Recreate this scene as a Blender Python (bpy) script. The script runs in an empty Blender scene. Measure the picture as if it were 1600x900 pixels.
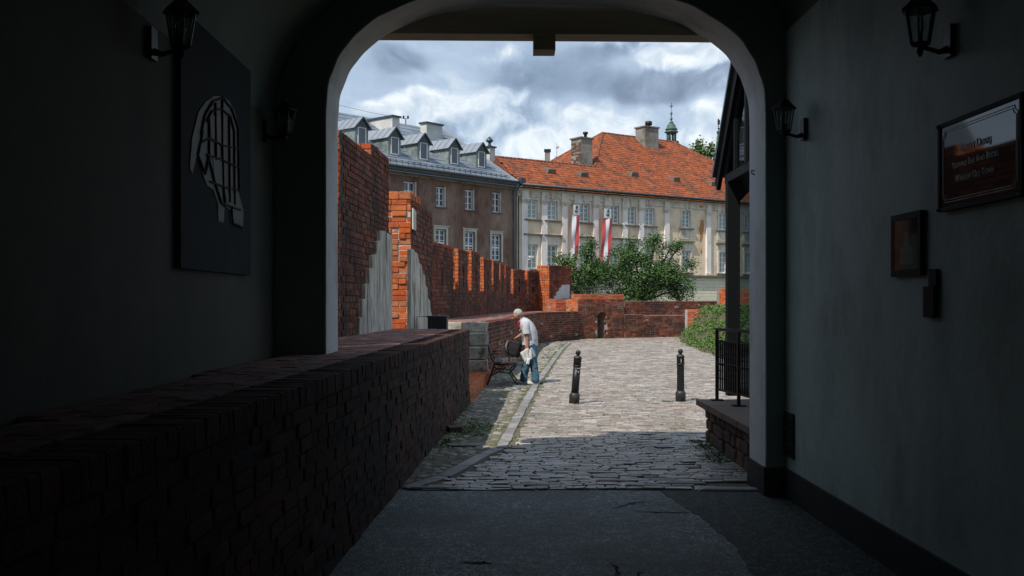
import bpy, bmesh, math, random
import numpy as np
from mathutils import Vector, Matrix
R = math.radians
rng = random.Random(7)
S = bpy.context.scene
COL = S.collection
F, HZ, EYE = 1555.0, 470.0, 1.65          # focal length and horizon in photo pixels, eye height in metres

# ---------------------------------------------------------------- camera
cd = bpy.data.cameras.new("camera"); cam = bpy.data.objects.new("camera", cd); COL.objects.link(cam)
cam.location = (0, 0, EYE); cam.rotation_euler = (R(90), 0, 0)
cd.sensor_width = 36; cd.lens = 36 * F / 1600; cd.shift_y = 20 / 1600; cd.clip_start = .05; cd.clip_end = 2000
S.camera = cam
S.view_settings.view_transform = 'Standard'; S.view_settings.look = 'None'
S.view_settings.exposure = 0.18; S.view_settings.gamma = 1.0
S.cycles.max_bounces = 8; S.cycles.diffuse_bounces = 5; S.cycles.caustics_reflective = False
try:
    S.cycles.use_denoising = True
except Exception: pass

# ---------------------------------------------------------------- sun and sky
SUNDIR = Vector((.63 * .6157, .777 * .6157, -.788)).normalized()
sd = bpy.data.lights.new("sun", 'SUN'); sun = bpy.data.objects.new("sun", sd); COL.objects.link(sun)
sd.energy = 4.3; sd.angle = R(.5); sd.color = (1.0, .93, .83)
sun.rotation_euler = SUNDIR.to_track_quat('-Z', 'Y').to_euler(); sun.location = (-20, -20, 40)

W = bpy.data.worlds.new("World"); S.world = W; W.use_nodes = True
def build_sky():
    nt = W.node_tree; N = nt.nodes; L = nt.links; N.clear()
    def n(t, **k):
        o = N.new(t)
        for a, b in k.items(): setattr(o, a, b)
        return o
    def m(op, a, b=None, c=None, clamp=False):
        o = n('ShaderNodeMath', operation=op, use_clamp=clamp)
        for i, v in enumerate((a, b, c)):
            if v is None: continue
            if isinstance(v, (int, float)): o.inputs[i].default_value = v
            else: L.new(v, o.inputs[i])
        return o.outputs[0]
    def vm(op, a, b):
        o = n('ShaderNodeVectorMath', operation=op)
        for i, v in enumerate((a, b)):
            if isinstance(v, tuple): o.inputs[i].default_value = v
            else: L.new(v, o.inputs[i])
        return o
    tc = n('ShaderNodeTexCoord').outputs['Generated']
    # stretch the clouds sideways and let them grow smaller towards the horizon
    base = vm('MULTIPLY', tc, (1.0, 1.0, 1.2)).outputs[0]
    def noise(vec, sc, det, rough=.55, dist=0.0):
        o = n('ShaderNodeTexNoise'); L.new(vec, o.inputs['Vector'])
        o.inputs['Scale'].default_value = sc; o.inputs['Detail'].default_value = det
        o.inputs['Roughness'].default_value = rough; o.inputs['Distortion'].default_value = dist
        return o.outputs[0]
    warp = n('ShaderNodeTexNoise'); L.new(base, warp.inputs['Vector']); warp.inputs['Scale'].default_value = 10; warp.inputs['Detail'].default_value = 2.5
    wv = vm('SUBTRACT', warp.outputs['Color'], (.5, .5, .5)).outputs[0]
    wv = vm('MULTIPLY', wv, (.11, .0, .085)).outputs[0]
    dw = vm('ADD', tc, wv).outputs[0]
    def blob(px, py, sx, sy):
        c = Vector(((px - 800) / F, 1, (HZ - py) / F)); s = 1 / c.length; c.normalize()
        q = vm('SUBTRACT', dw, tuple(c)).outputs[0]
        q = vm('MULTIPLY', q, (F / sx / s, 2.0, F / sy / s)).outputs[0]
        ln = vm('LENGTH', q, (0, 0, 0)).outputs['Value']
        return m('SUBTRACT', 1.0, m('MULTIPLY', ln, .5), clamp=True)
    def total(bl):
        t = None
        for b in bl:
            w = b[4] if len(b) > 4 else 1
            v = m('MULTIPLY', blob(*b[:4]), w)
            t = v if t is None else m('ADD', t, v)
        return t
    white = total([(1100, 75, 70, 26, .7), (560, 240, 60, 14, .3), (1080, 180, 70, 14, .5), (720, 158, 60, 24, 1.1), (780, 175, 60, 22, .8), (905, 205, 60, 30, 1.2), (1095, 85, 60, 24, .8), (960, 60, 50, 16, .8), (640, 175, 50, 20, .8), (880, 225, 60, 22, 1.1), (800, 235, 70, 12, .9),
                   (1110, 215, 60, 16, .7), (770, 75, 40, 14, .5), (560, 160, 60, 24, .3), (700, 200, 70, 18, .6), (1010, 105, 30, 14, .7)])
    dark = total([(850, 112, 80, 30, 1.1), (705, 200, 55, 16, .75), (800, 192, 60, 16, .7), (1120, 140, 60, 24, .7), (1020, 75, 60, 16, .5), (940, 78, 55, 12, .7), (1050, 138, 70, 18, 1.0), (1000, 148, 40, 12, .6), (640, 94, 36, 14, 1.3), (800, 175, 50, 18, .6), (850, 200, 35, 14, .6),
                  (960, 140, 60, 14, .6), (1130, 120, 50, 14, .5), (1000, 65, 60, 10, .6), (730, 212, 40, 10, .4)])
    n1 = noise(base, 7, 8, .55, .1); n2 = noise(base, 22, 9, .62, .0)
    def puff(vec, sc):                                     # rounded lumps with creases between them
        q = noise(vec, sc, 7, .56, .0)
        return m('MULTIPLY', m('ABSOLUTE', m('SUBTRACT', q, .5)), 3.4)
    fluff = vm('ADD', base, vm('MULTIPLY', vm('SUBTRACT', warp.outputs['Color'], (.5, .5, .5)).outputs[0], (.12, .12, .12)).outputs[0]).outputs[0]
    up = vm('ADD', fluff, (-.006, 0, .014)).outputs[0]
    p1 = puff(fluff, 13); p2 = puff(up, 13)
    relief = m('MULTIPLY', m('SUBTRACT', p1, p2), .55)                 # bright tops, dim undersides
    detail = m('ADD', m('MULTIPLY', m('SUBTRACT', p1, .30), .45), m('MULTIPLY', m('SUBTRACT', n2, .5), .75))
    def smooth(v, a, b_):
        o = n('ShaderNodeMapRange', interpolation_type='SMOOTHSTEP'); L.new(v, o.inputs[0]); o.inputs[1].default_value = a; o.inputs[2].default_value = b_; return o.outputs[0]
    gen = noise(base, 3.1, 3, .5, .3)                      # further clouds of both kinds all over the sky
    white = m('ADD', white, m('MULTIPLY', m('SUBTRACT', gen, .53, clamp=True), 3.0)); dark = m('ADD', dark, m('MULTIPLY', m('SUBTRACT', .44, gen, clamp=True), 3.5))
    w2 = smooth(m('ADD', white, detail), .16, .62)
    d2 = smooth(m('ADD', dark, m('MULTIPLY', detail, .8)), .12, 1.15)
    veil = m('MULTIPLY', m('SUBTRACT', n1, .5), .12)
    tone = m('ADD', .50, veil)
    tone = m('ADD', tone, m('MULTIPLY', w2, .34))
    tone = m('SUBTRACT', tone, m('MULTIPLY', d2, .38))
    tone = m('ADD', tone, m('MULTIPLY', relief, m('ADD', .25, m('ADD', w2, m('MULTIPLY', d2, .5)))))
    tone = m('ADD', tone, m('MULTIPLY', m('SUBTRACT', n2, .5), .06))
    cr = n('ShaderNodeValToRGB'); L.new(tone, cr.inputs[0])
    e = cr.color_ramp.elements; e[0].position = .0; e[0].color = (.17, .225, .31, 1)
    e[1].position = 1.0; e[1].color = (.78, .83, .87, 1)
    for p, c in ((.25, (.26, .33, .44, 1)), (.5, (.40, .50, .63, 1)), (.75, (.58, .66, .74, 1))):
        k = e.new(p); k.color = c
    mask = m('ADD', .86, m('MULTIPLY', m('SUBTRACT', n1, .5), .8), clamp=True)
    sky = n('ShaderNodeTexSky', sky_type='NISHITA'); sky.sun_disc = False
    sky.sun_elevation = R(52); sky.sun_rotation = math.atan2(-.63, -.777)
    b1 = n('ShaderNodeBackground'); L.new(sky.outputs[0], b1.inputs[0]); b1.inputs[1].default_value = .10
    b2 = n('ShaderNodeBackground'); L.new(cr.outputs[0], b2.inputs[0]); b2.inputs[1].default_value = 1.12
    mx = n('ShaderNodeMixShader'); L.new(mask, mx.inputs[0]); L.new(b1.outputs[0], mx.inputs[1]); L.new(b2.outputs[0], mx.inputs[2])
    out = n('ShaderNodeOutputWorld'); L.new(mx.outputs[0], out.inputs[0])
build_sky()
W.cycles.sampling_method = 'MANUAL'; W.cycles.sample_map_resolution = 512

# ---------------------------------------------------------------- helpers
def at(px, py, Y):
    """the point at depth Y that a photo pixel shows"""
    return Vector(((px - 800) / F * Y, Y, EYE + (HZ - py) / F * Y))

class MB:
    def __init__(s): s.v = []; s.f = []; s.sm = []
    def add(s, vs, fs, smooth=False):
        b = len(s.v); s.v += [tuple(v) for v in vs]; s.f += [tuple(b + i for i in f) for f in fs]; s.sm += [smooth] * len(fs); return s
    def box(s, x0, x1, y0, y1, z0, z1):
        vs = [(x, y, z) for z in (z0, z1) for y in (y0, y1) for x in (x0, x1)]
        return s.add(vs, [(0, 2, 3, 1), (4, 5, 7, 6), (0, 1, 5, 4), (2, 6, 7, 3), (0, 4, 6, 2), (1, 3, 7, 5)])
    def obox(s, c, Rm, d):
        c = Vector(c); d = Vector(d) / 2
        vs = [c + Rm @ Vector((x * d.x, y * d.y, z * d.z)) for z in (-1, 1) for y in (-1, 1) for x in (-1, 1)]
        return s.add(vs, [(0, 2, 3, 1), (4, 5, 7, 6), (0, 1, 5, 4), (2, 6, 7, 3), (0, 4, 6, 2), (1, 3, 7, 5)])
    def bar(s, a, b, w, h=None):
        a = Vector(a); b = Vector(b); h = h or w; d = b - a; L = d.length
        if L < 1e-6: return s
        x = d / L; up = Vector((0, 0, 1)) if abs(x.z) < .95 else Vector((0, 1, 0))
        y = up.cross(x).normalized(); z = x.cross(y)
        return s.obox((a + b) / 2, Matrix((x, y, z)).transposed(), (L, w, h))
    def prism(s, pts, y0, y1, axes='xz', smooth=()):
        """polygon given in two axes, extruded along the third"""
        n = len(pts)
        def mk(p, t):
            if axes == 'xz': return (p[0], t, p[1])
            if axes == 'yz': return (t, p[0], p[1])
            return (p[0], p[1], t)
        vs = [mk(p, y0) for p in pts] + [mk(p, y1) for p in pts]
        s.add(vs, [tuple(range(n)), tuple(range(2 * n - 1, n - 1, -1))])
        b = len(s.v) - 2 * n
        for i in range(n):
            j = (i + 1) % n
            s.f.append((b + i, b + n + i, b + n + j, b + j)); s.sm.append(i in smooth)
        return s
    def tube(s, pts, r, seg=6, r1=None, close=True):
        pts = [Vector(p) for p in pts]; n = len(pts); rings = []; prev = None
        for i, p in enumerate(pts):
            d = (pts[min(i + 1, n - 1)] - pts[max(i - 1, 0)]).normalized()
            up = prev or (Vector((0, 0, 1)) if abs(d.z) < .9 else Vector((1, 0, 0)))
            a = (up - d * up.dot(d)).normalized(); b = d.cross(a); prev = a
            rr = r if r1 is None else r + (r1 - r) * i / (n - 1)
            if isinstance(r, (list, tuple)): rr = r[i]
            rings.append([p + (a * math.cos(t) + b * math.sin(t)) * rr for t in [2 * math.pi * k / seg for k in range(seg)]])
        vs = [v for g in rings for v in g]; fs = []
        for i in range(n - 1):
            for k in range(seg):
                fs.append((i * seg + k, i * seg + (k + 1) % seg, (i + 1) * seg + (k + 1) % seg, (i + 1) * seg + k))
        s.add(vs, fs, True)
        if close: 
            b = len(s.v) - len(vs)
            s.f += [tuple(b + k for k in range(seg))[::-1], tuple(b + (n - 1) * seg + k for k in range(seg))]; s.sm += [False, False]
        return s
    def lathe(s, prof, c=(0, 0, 0), seg=20, smooth=True, M=None, flute=0):
        c = Vector(c); vs = []
        for r, z in prof:
            for k in range(seg):
                t = 2 * math.pi * k / seg; rr = r * (1 - flute * (k % 2))
                v = Vector((rr * math.cos(t), rr * math.sin(t), z)); vs.append(c + (M @ v if M else v))
        fs = []
        for i in range(len(prof) - 1):
            for k in range(seg): fs.append((i * seg + k, i * seg + (k + 1) % seg, (i + 1) * seg + (k + 1) % seg, (i + 1) * seg + k))
        fs += [tuple(range(seg))[::-1], tuple((len(prof) - 1) * seg + k for k in range(seg))]
        s.add(vs, fs, smooth); s.sm[-1] = s.sm[-2] = False; return s
    def sphere(s, c, r, seg=12, rings=8, sc=(1, 1, 1), M=None):
        prof = [(max(.0005, math.sin(math.pi * i / rings)), -math.cos(math.pi * i / rings)) for i in range(rings + 1)]
        D = Matrix.Diagonal(Vector((r * sc[0], r * sc[1], r * sc[2])))
        return s.lathe(prof, c, seg, True, (M @ D) if M else D)
    def mesh(s, name):
        me = bpy.data.meshes.new(name); me.from_pydata(s.v, [], s.f); me.polygons.foreach_set('use_smooth', s.sm); me.update(); return me
    def build(s, name, mat, parent=None, local=False):
        return link(name, s.mesh(name), mat, parent, local)

def wmat(o):
    m = Matrix.Identity(4); ch = []
    while o: ch.append(o); o = o.parent
    for q in reversed(ch): m = m @ (q.matrix_parent_inverse if q.parent else Matrix.Identity(4)) @ q.matrix_basis
    return m
def link(name, me, mat, parent=None, local=False):
    o = bpy.data.objects.new(name, me); COL.objects.link(o)
    if mat is not None and len(me.materials) == 0: me.materials.append(mat)
    if parent:
        o.parent = parent
        if not local: o.matrix_parent_inverse = wmat(parent).inverted()
    return o
def tag(o, label=None, cat=None, group=None, kind=None):
    if label: o['label'] = label
    if cat: o['category'] = cat
    if group: o['group'] = group
    if kind: o['kind'] = kind
    return o
def empty(name, loc, rz=0, label=None, cat=None, group=None):
    o = bpy.data.objects.new(name, None); COL.objects.link(o); o.location = loc; o.rotation_euler = (0, 0, rz); o.empty_display_size = .2
    return tag(o, label, cat, group)
def copy_tree(o, parent=None):
    c = o.copy(); COL.objects.link(c); c.parent = parent
    if parent: c.matrix_parent_inverse = o.matrix_parent_inverse
    for ch in list(o.children): copy_tree(ch, c)
    return c

# ---------------------------------------------------------------- materials
def mat(name, cols, rough=.8, scale=4, detail=6, bump=.15, bscale=60, rnd=0, metal=0, spec=.3, stretch=(1, 1, 1), dirt=None, alpha=1, dirt_scale=1.2, dirt_at=.55, contrast=1.0, objspace=False, vor=0):
    """cols: list of colours; noise (and, with rnd, a number per piece) picks among them"""
    m_ = bpy.data.materials.new(name); m_.use_nodes = True; nt = m_.node_tree; N = nt.nodes; L = nt.links
    b = N['Principled BSDF']; b.inputs['Roughness'].default_value = rough; b.inputs['Metallic'].default_value = metal
    b.inputs['Specular IOR Level'].default_value = spec; b.inputs['Alpha'].default_value = alpha
    geo = N.new('ShaderNodeNewGeometry')
    pos = geo.outputs['Position']
    if objspace: pos = N.new('ShaderNodeTexCoord').outputs['Object']
    mp = N.new('ShaderNodeVectorMath'); mp.operation = 'MULTIPLY'; L.new(pos, mp.inputs[0]); mp.inputs[1].default_value = stretch
    nz = N.new('ShaderNodeTexNoise'); nz.inputs['Scale'].default_value = scale; nz.inputs['Detail'].default_value = detail; nz.inputs['Roughness'].default_value = .62
    L.new(mp.outputs[0], nz.inputs['Vector'])
    fac = nz.outputs[0]
    def math_(op, a, b_, clamp=False):
        o = N.new('ShaderNodeMath'); o.operation = op; o.use_clamp = clamp
        for i, v in enumerate((a, b_)):
            if isinstance(v, (int, float)): o.inputs[i].default_value = v
            else: L.new(v, o.inputs[i])
        return o.outputs[0]
    fac = math_('ADD', math_('MULTIPLY', math_('SUBTRACT', fac, .5), 2.0 * contrast), .5)
    if vor:
        vo = N.new('ShaderNodeTexVoronoi'); vo.inputs['Scale'].default_value = vor; L.new(mp.outputs[0], vo.inputs['Vector'])
        sx = N.new('ShaderNodeSeparateColor'); L.new(vo.outputs['Color'], sx.inputs[0]); fac = math_('ADD', math_('MULTIPLY', sx.outputs[0], .72), math_('MULTIPLY', fac, .28))
    if rnd:
        oi = N.new('ShaderNodeObjectInfo'); rr = math_('FRACT', math_('ADD', oi.outputs['Random'], geo.outputs['Random Per Island']), 0)
        fac = math_('ADD', math_('MULTIPLY', rr, rnd), math_('MULTIPLY', fac, 1 - rnd))
    cr = N.new('ShaderNodeValToRGB'); L.new(fac, cr.inputs[0]); e = cr.color_ramp.elements
    n = len(cols)
    if n == 1: cols = [cols[0], cols[0]]; n = 2
    e[0].color = (*cols[0], 1); e[1].color = (*cols[-1], 1)
    lo, hi = (.04, .96) if rnd else (.15, .85)
    e[0].position = lo; e[1].position = hi
    for i in range(1, n - 1): k = e.new(lo + (hi - lo) * i / (n - 1)); k.color = (*cols[i], 1)
    c = cr.outputs[0]
    if dirt:
        nd = N.new('ShaderNodeTexNoise'); nd.inputs['Scale'].default_value = dirt_scale; nd.inputs['Detail'].default_value = 8; nd.inputs['Roughness'].default_value = .65
        L.new(mp.outputs[0], nd.inputs['Vector'])
        mr = N.new('ShaderNodeMapRange'); L.new(nd.outputs[0], mr.inputs[0]); mr.inputs[1].default_value = dirt_at - .08; mr.inputs[2].default_value = dirt_at + .14
        mr.inputs[4].default_value = .85
        mx = N.new('ShaderNodeMix'); mx.data_type = 'RGBA'; L.new(mr.outputs[0], mx.inputs[0]); L.new(c, mx.inputs[6]); mx.inputs[7].default_value = (*dirt, 1)
        c = mx.outputs[2]
    L.new(c, b.inputs['Base Color'])
    if bump:
        nb = N.new('ShaderNodeTexNoise'); nb.inputs['Scale'].default_value = bscale; nb.inputs['Detail'].default_value = 5; L.new(pos, nb.inputs['Vector'])
        bp = N.new('ShaderNodeBump'); bp.inputs['Strength'].default_value = bump; bp.inputs['Distance'].default_value = .02
        L.new(nb.outputs[0], bp.inputs['Height']); L.new(bp.outputs[0], b.inputs['Normal'])
    return m_
M = {}
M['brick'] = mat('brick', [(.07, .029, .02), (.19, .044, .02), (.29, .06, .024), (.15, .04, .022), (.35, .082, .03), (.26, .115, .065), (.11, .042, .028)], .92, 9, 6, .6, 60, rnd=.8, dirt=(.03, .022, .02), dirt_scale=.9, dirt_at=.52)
M['brick_dark'] = mat('brick_dark', [(.04, .021, .016), (.125, .036, .019), (.185, .046, .022), (.07, .027, .018), (.245, .065, .030), (.20, .098, .064), (.055, .027, .02)], .92, 9, 6, .5, 70, rnd=.72, dirt=(.022, .017, .016), dirt_scale=.8, dirt_at=.52)  # soot plus the shade of side faces, both put into the colour
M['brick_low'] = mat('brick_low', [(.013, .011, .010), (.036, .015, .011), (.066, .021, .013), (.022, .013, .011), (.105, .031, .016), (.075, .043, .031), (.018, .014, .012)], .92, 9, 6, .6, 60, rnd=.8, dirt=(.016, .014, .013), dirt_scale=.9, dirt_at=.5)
M['brick_orange'] = mat('brick_orange', [(.40, .085, .022), (.50, .115, .03), (.34, .07, .022), (.56, .15, .045), (.42, .16, .075), (.30, .07, .03)], .9, 12, 6, .6, 50, rnd=.75, dirt=(.16, .06, .035), dirt_scale=3, dirt_at=.62)  # orange brick; on end faces it also carries the sunlit tone
M['brick_new'] = mat('brick_new', [(.42, .11, .05), (.36, .085, .04), (.46, .14, .065)], .9, 9, 5, .3, 70, rnd=.8)
M['paver'] = mat('paver', [(.17, .08, .065), (.24, .12, .10), (.14, .065, .055), (.30, .165, .14), (.12, .07, .06)], .85, 6, 6, .3, 60, rnd=.6, dirt=(.09, .07, .06), dirt_scale=1.5, dirt_at=.58)
M['mortar'] = mat('mortar', [(.26, .2, .16), (.36, .3, .25), (.17, .12, .1)], .95, 5, 6, .4, 80)
M['mortar_dark'] = mat('mortar_dark', [(.05, .032, .026), (.09, .06, .048), (.035, .025, .022)], .95, 3, 6, .3, 80)
M['mortar_white'] = mat('mortar_white', [(.42, .38, .34), (.52, .48, .43)], .95, 5, 6, .3, 80)
M['plaster_grey'] = mat('plaster_grey', [(.16, .145, .115), (.50, .455, .39), (.64, .595, .53), (.31, .27, .21), (.58, .535, .47)], .9, 2.2, 9, .25, 50, stretch=(2.2, 2.2, .4), dirt=(.15, .135, .10), dirt_scale=1.3, dirt_at=.54, contrast=1.7)
M['plaster_white'] = mat('plaster_white', [(.55, .53, .5), (.68, .66, .63)], .9, 3, 8, .2, 50)
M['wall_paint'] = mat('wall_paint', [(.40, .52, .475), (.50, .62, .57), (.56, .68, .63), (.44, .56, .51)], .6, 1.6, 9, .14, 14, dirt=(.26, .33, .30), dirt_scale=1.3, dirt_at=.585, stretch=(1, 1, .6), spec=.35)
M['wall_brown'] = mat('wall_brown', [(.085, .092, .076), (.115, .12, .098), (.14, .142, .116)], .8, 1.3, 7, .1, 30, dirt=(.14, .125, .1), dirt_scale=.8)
M['arch_paint'] = mat('arch_paint', [(.68, .70, .70), (.76, .77, .76), (.62, .63, .62)], .75, 2.2, 8, .12, 30, dirt=(.42, .41, .38), dirt_scale=1.3, dirt_at=.62)
M['plinth'] = mat('plinth', [(.025, .028, .028), (.04, .044, .043)], .7, 4, 5, .1, 40)
M['vault'] = mat('vault', [(.13, .17, .158), (.165, .21, .195)], .9, 1.5, 6, .1, 30)
M['facade_dark'] = mat('facade_dark', [(.3, .27, .22), (.36, .33, .27)], .9, 1.5, 6, .1, 30)
M['asphalt'] = mat('asphalt', [(.05, .068, .072), (.10, .128, .133), (.065, .085, .09), (.12, .15, .155), (.20, .235, .24), (.45, .48, .49)], .7, 12, 6, .8, 70, vor=85, dirt=(.045, .06, .056), dirt_scale=.9, dirt_at=.53, contrast=1.7, spec=.5)
M['asphalt_dark'] = mat('asphalt_dark', [(.018, .026, .023), (.034, .045, .041), (.022, .03, .027), (.045, .055, .05), (.16, .18, .17)], .75, 12, 5, .8, 80, vor=85, contrast=1.5)
M['crack'] = mat('crack', [(.008, .008, .008)], .95, bump=0)
M['cobble'] = mat('cobble', [(.15, .12, .10), (.29, .245, .20), (.15, .115, .11), (.38, .345, .29), (.23, .17, .15), (.45, .43, .39), (.18, .145, .115), (.26, .24, .24)], .40, 14, 6, .5, 45, rnd=.8, dirt=(.14, .13, .09), dirt_scale=1.1, dirt_at=.57, spec=.5)
M['fieldstone'] = mat('fieldstone', [(.16, .145, .12), (.26, .24, .2), (.33, .31, .27), (.2, .18, .15), (.12, .12, .1)], .75, 14, 6, .4, 55, rnd=.7, dirt=(.1, .1, .06), dirt_scale=1.8, dirt_at=.52)
M['kerb'] = mat('kerb', [(.22, .21, .205), (.30, .29, .285), (.18, .17, .17), (.27, .255, .25)], .6, 6, 7, .4, 45, rnd=.5, dirt=(.14, .13, .11), dirt_scale=3, dirt_at=.56)
M['soil'] = mat('soil', [(.055, .048, .03), (.10, .09, .055), (.075, .085, .04)], .95, 6, 7, .5, 50)
M['soil_road'] = mat('soil_road', [(.085, .07, .058), (.13, .115, .09), (.10, .11, .055)], .95, 4, 7, .5, 50)
M['ground'] = mat('ground', [(.07, .08, .04), (.10, .09, .06), (.05, .07, .03)], .95, .6, 6, .2, 5)
M['concrete'] = mat('concrete', [(.2, .185, .14), (.33, .30, .245), (.40, .375, .32), (.14, .125, .09)], .9, 4, 8, .4, 50, dirt=(.10, .095, .065), dirt_scale=3, dirt_at=.57)
M['iron'] = mat('iron', [(.008, .009, .010), (.015, .017, .018)], .42, 30, 4, .12, 120, spec=.35)
M['iron_worn'] = mat('iron_worn', [(.012, .013, .014), (.028, .03, .03)], .5, 20, 6, .2, 90, spec=.5, dirt=(.09, .085, .075), dirt_scale=6, dirt_at=.66)
M['steel'] = mat('steel', [(.16, .17, .18), (.26, .27, .29)], .55, 10, 3, .05, 60, metal=.4, spec=.4)
M['tin'] = mat('tin', [(.11, .145, .185), (.17, .21, .26), (.24, .28, .33), (.14, .18, .225)], .5, 3, 6, .06, 8, rnd=.55, metal=.35, spec=.5, dirt=(.15, .18, .21), dirt_scale=.6, dirt_at=.6)
M['tin_light'] = mat('tin_light', [(.22, .25, .29), (.32, .35, .39)], .45, 3, 5, .05, 8, rnd=.5, metal=.3, spec=.5)
M['tin_cheek'] = mat('tin_cheek', [(.13, .17, .17), (.22, .26, .26), (.30, .34, .34)], .5, 2.5, 6, .06, 8, metal=.2, dirt=(.1, .13, .12), dirt_scale=1.5)
M['gutter'] = mat('gutter', [(.045, .06, .065), (.07, .09, .10)], .45, 3, 5, .05, 8, metal=.3)
M['downpipe'] = mat('downpipe', [(.18, .24, .31), (.24, .3, .37)], .45, 3, 5, .05, 8, metal=.3)
M['stucco_brown'] = mat('stucco_brown', [(.12, .066, .047), (.17, .10, .076), (.20, .13, .10), (.14, .08, .06)], .95, .9, 9, .3, 10, stretch=(1, 1, .6), dirt=(.34, .25, .205), dirt_scale=.5, dirt_at=.58, contrast=1.2)
M['cornice'] = mat('cornice', [(.20, .17, .125), (.32, .27, .2), (.12, .1, .08)], .9, 2, 8, .3, 10, stretch=(1, 1, 3), contrast=1.3)
M['cream'] = mat('cream', [(.66, .49, .33), (.76, .60, .43), (.80, .67, .51), (.70, .54, .37)], .92, .8, 9, .2, 10, dirt=(.46, .33, .22), dirt_scale=.7, dirt_at=.6, stretch=(1, 1, .7))
M['pilaster'] = mat('pilaster', [(.74, .68, .65), (.82, .76, .74), (.78, .72, .70)], .9, 1.5, 9, .2, 10, dirt=(.36, .31, .25), dirt_scale=.9, dirt_at=.61, stretch=(1, 1, .45))
M['entab'] = mat('entab', [(.56, .50, .42), (.70, .64, .56), (.63, .57, .49)], .9, 1.5, 9, .2, 10, dirt=(.25, .21, .16), dirt_scale=1.0, dirt_at=.57, stretch=(1, 1, .6))
M['sill'] = mat('sill', [(.10, .09, .075), (.2, .18, .15)], .9, 3, 5, .1, 10)
M['pale_render'] = mat('pale_render', [(.68, .64, .48), (.74, .71, .56)], .9, .9, 7, .1, 10, dirt=(.56, .52, .38), dirt_scale=.5)
M['stain'] = mat('stain', [(.46, .24, .09), (.36, .17, .06)], .95, 2, 7, .2, 10)
M['tile'] = mat('tile', [(.07, .030, .02), (.21, .056, .023), (.32, .082, .028), (.25, .066, .026), (.37, .105, .038), (.12, .04, .024), (.33, .112, .05), (.075, .034, .024)], .9, .9, 7, .2, 8, rnd=.55, dirt=(.075, .038, .027), dirt_scale=.9, dirt_at=.53, contrast=1.3)
M['ridge_tile'] = mat('ridge_tile', [(.12, .05, .035), (.22, .08, .045), (.16, .09, .06)], .9, 3, 6, .2, 8, rnd=.7)
M['chimney_plaster'] = mat('chimney_plaster', [(.16, .15, .13), (.27, .255, .23), (.2, .185, .16)], .95, 1.2, 8, .3, 8, dirt=(.09, .08, .07), dirt_scale=.8, dirt_at=.55)
M['chimney_white'] = mat('chimney_white', [(.5, .5, .48), (.6, .6, .58)], .9, 1.2, 7, .2, 8, dirt=(.36, .35, .32), dirt_scale=.9)
M['copper'] = mat('copper', [(.05, .085, .07), (.09, .14, .11), (.035, .055, .048)], .7, .7, 6, .2, 5, contrast=1.2)
M['copper_dark'] = mat('copper_dark', [(.03, .045, .04), (.07, .10, .085)], .7, 1, 6, .2, 5)
M['white_frame'] = mat('white_frame', [(.70, .72, .73), (.80, .81, .82)], .55, 3, 4, .03, 20)
M['cream_frame'] = mat('cream_frame', [(.48, .46, .40), (.60, .58, .52)], .8, 3, 6, .1, 20, dirt=(.3, .26, .2), dirt_scale=1.5)
M['curtain'] = mat('curtain', [(.27, .31, .29), (.36, .40, .38)], .9, 2, 4, .05, 20, stretch=(5, 5, .4))
M['flag_red'] = mat('flag_red', [(.43, .06, .065), (.50, .085, .085)], .85, 1, 4, .05, 5)
M['flag_white'] = mat('flag_white', [(.6, .62, .66), (.68, .70, .73)], .85, 1, 4, .05, 5)
M['ink'] = mat('ink', [(.015, .015, .017)], .8, bump=0)
M['leaf'] = mat('leaf', [(.028, .068, .018), (.052, .115, .028), (.078, .155, .040), (.042, .095, .025), (.11, .19, .06)], .55, 1.4, 4, 0, rnd=.55, spec=.4)
M['leaf_light'] = mat('leaf_light', [(.06, .11, .03), (.10, .17, .045), (.14, .21, .07), (.08, .13, .04)], .6, 1.4, 4, 0, rnd=.6)
M['bark'] = mat('bark', [(.05, .04, .03), (.09, .07, .055)], .95, 8, 6, .6, 30)
M['grass'] = mat('grass', [(.05, .115, .025), (.085, .17, .035), (.13, .19, .055), (.04, .085, .02)], .75, 1.4, 4, 0, rnd=.6)
M['rubble'] = mat('rubble', [(.06, .035, .028), (.10, .065, .05), (.14, .085, .06), (.08, .05, .045)], .88, 6, 7, .5, 40, rnd=.5)
M['capstone'] = mat('capstone', [(.11, .075, .06), (.16, .115, .095), (.13, .09, .075)], .8, 3, 7, .25, 50)
M['skin'] = mat('skin', [(.36, .17, .11), (.42, .21, .14)], .6, 20, 3, .03, 60)
M['hair'] = mat('hair', [(.24, .235, .225), (.50, .50, .485)], .8, 60, 4, .4, 150)
M['shirt'] = mat('shirt', [(.38, .385, .43), (.46, .47, .515), (.52, .53, .57)], .85, 12, 4, .2, 30)
M['shirt_print'] = mat('shirt_print', [(.02, .02, .025), (.03, .03, .035), (.6, .6, .62), (.02, .02, .02), (.6, .6, .62)], .85, 26, 2, .1, 30, contrast=2.5)
M['denim'] = mat('denim', [(.015, .04, .07), (.035, .09, .14), (.07, .15, .22), (.022, .055, .09)], .85, 9, 5, .3, 60, contrast=1.3)
M['shoe'] = mat('shoe', [(.42, .41, .38), (.5, .5, .46)], .7, 9, 4, .1, 60)
M['red_cloth'] = mat('red_cloth', [(.42, .02, .03)], .8, bump=0)
M['bag'] = mat('bag', [(.005, .005, .006), (.012, .012, .013)], .6, 12, 5, .3, 40, spec=.2)
M['paper'] = mat('paper', [(.62, .62, .6), (.42, .43, .43), (.66, .66, .64)], .85, 30, 4, .05, 40, contrast=1.4)
M['card'] = mat('card', [(.28, .30, .32), (.33, .35, .37)], .8, 9, 4, .05, 40)
M['plastic_blue'] = mat('plastic_blue', [(.3, .36, .42)], .4, bump=0)
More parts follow.
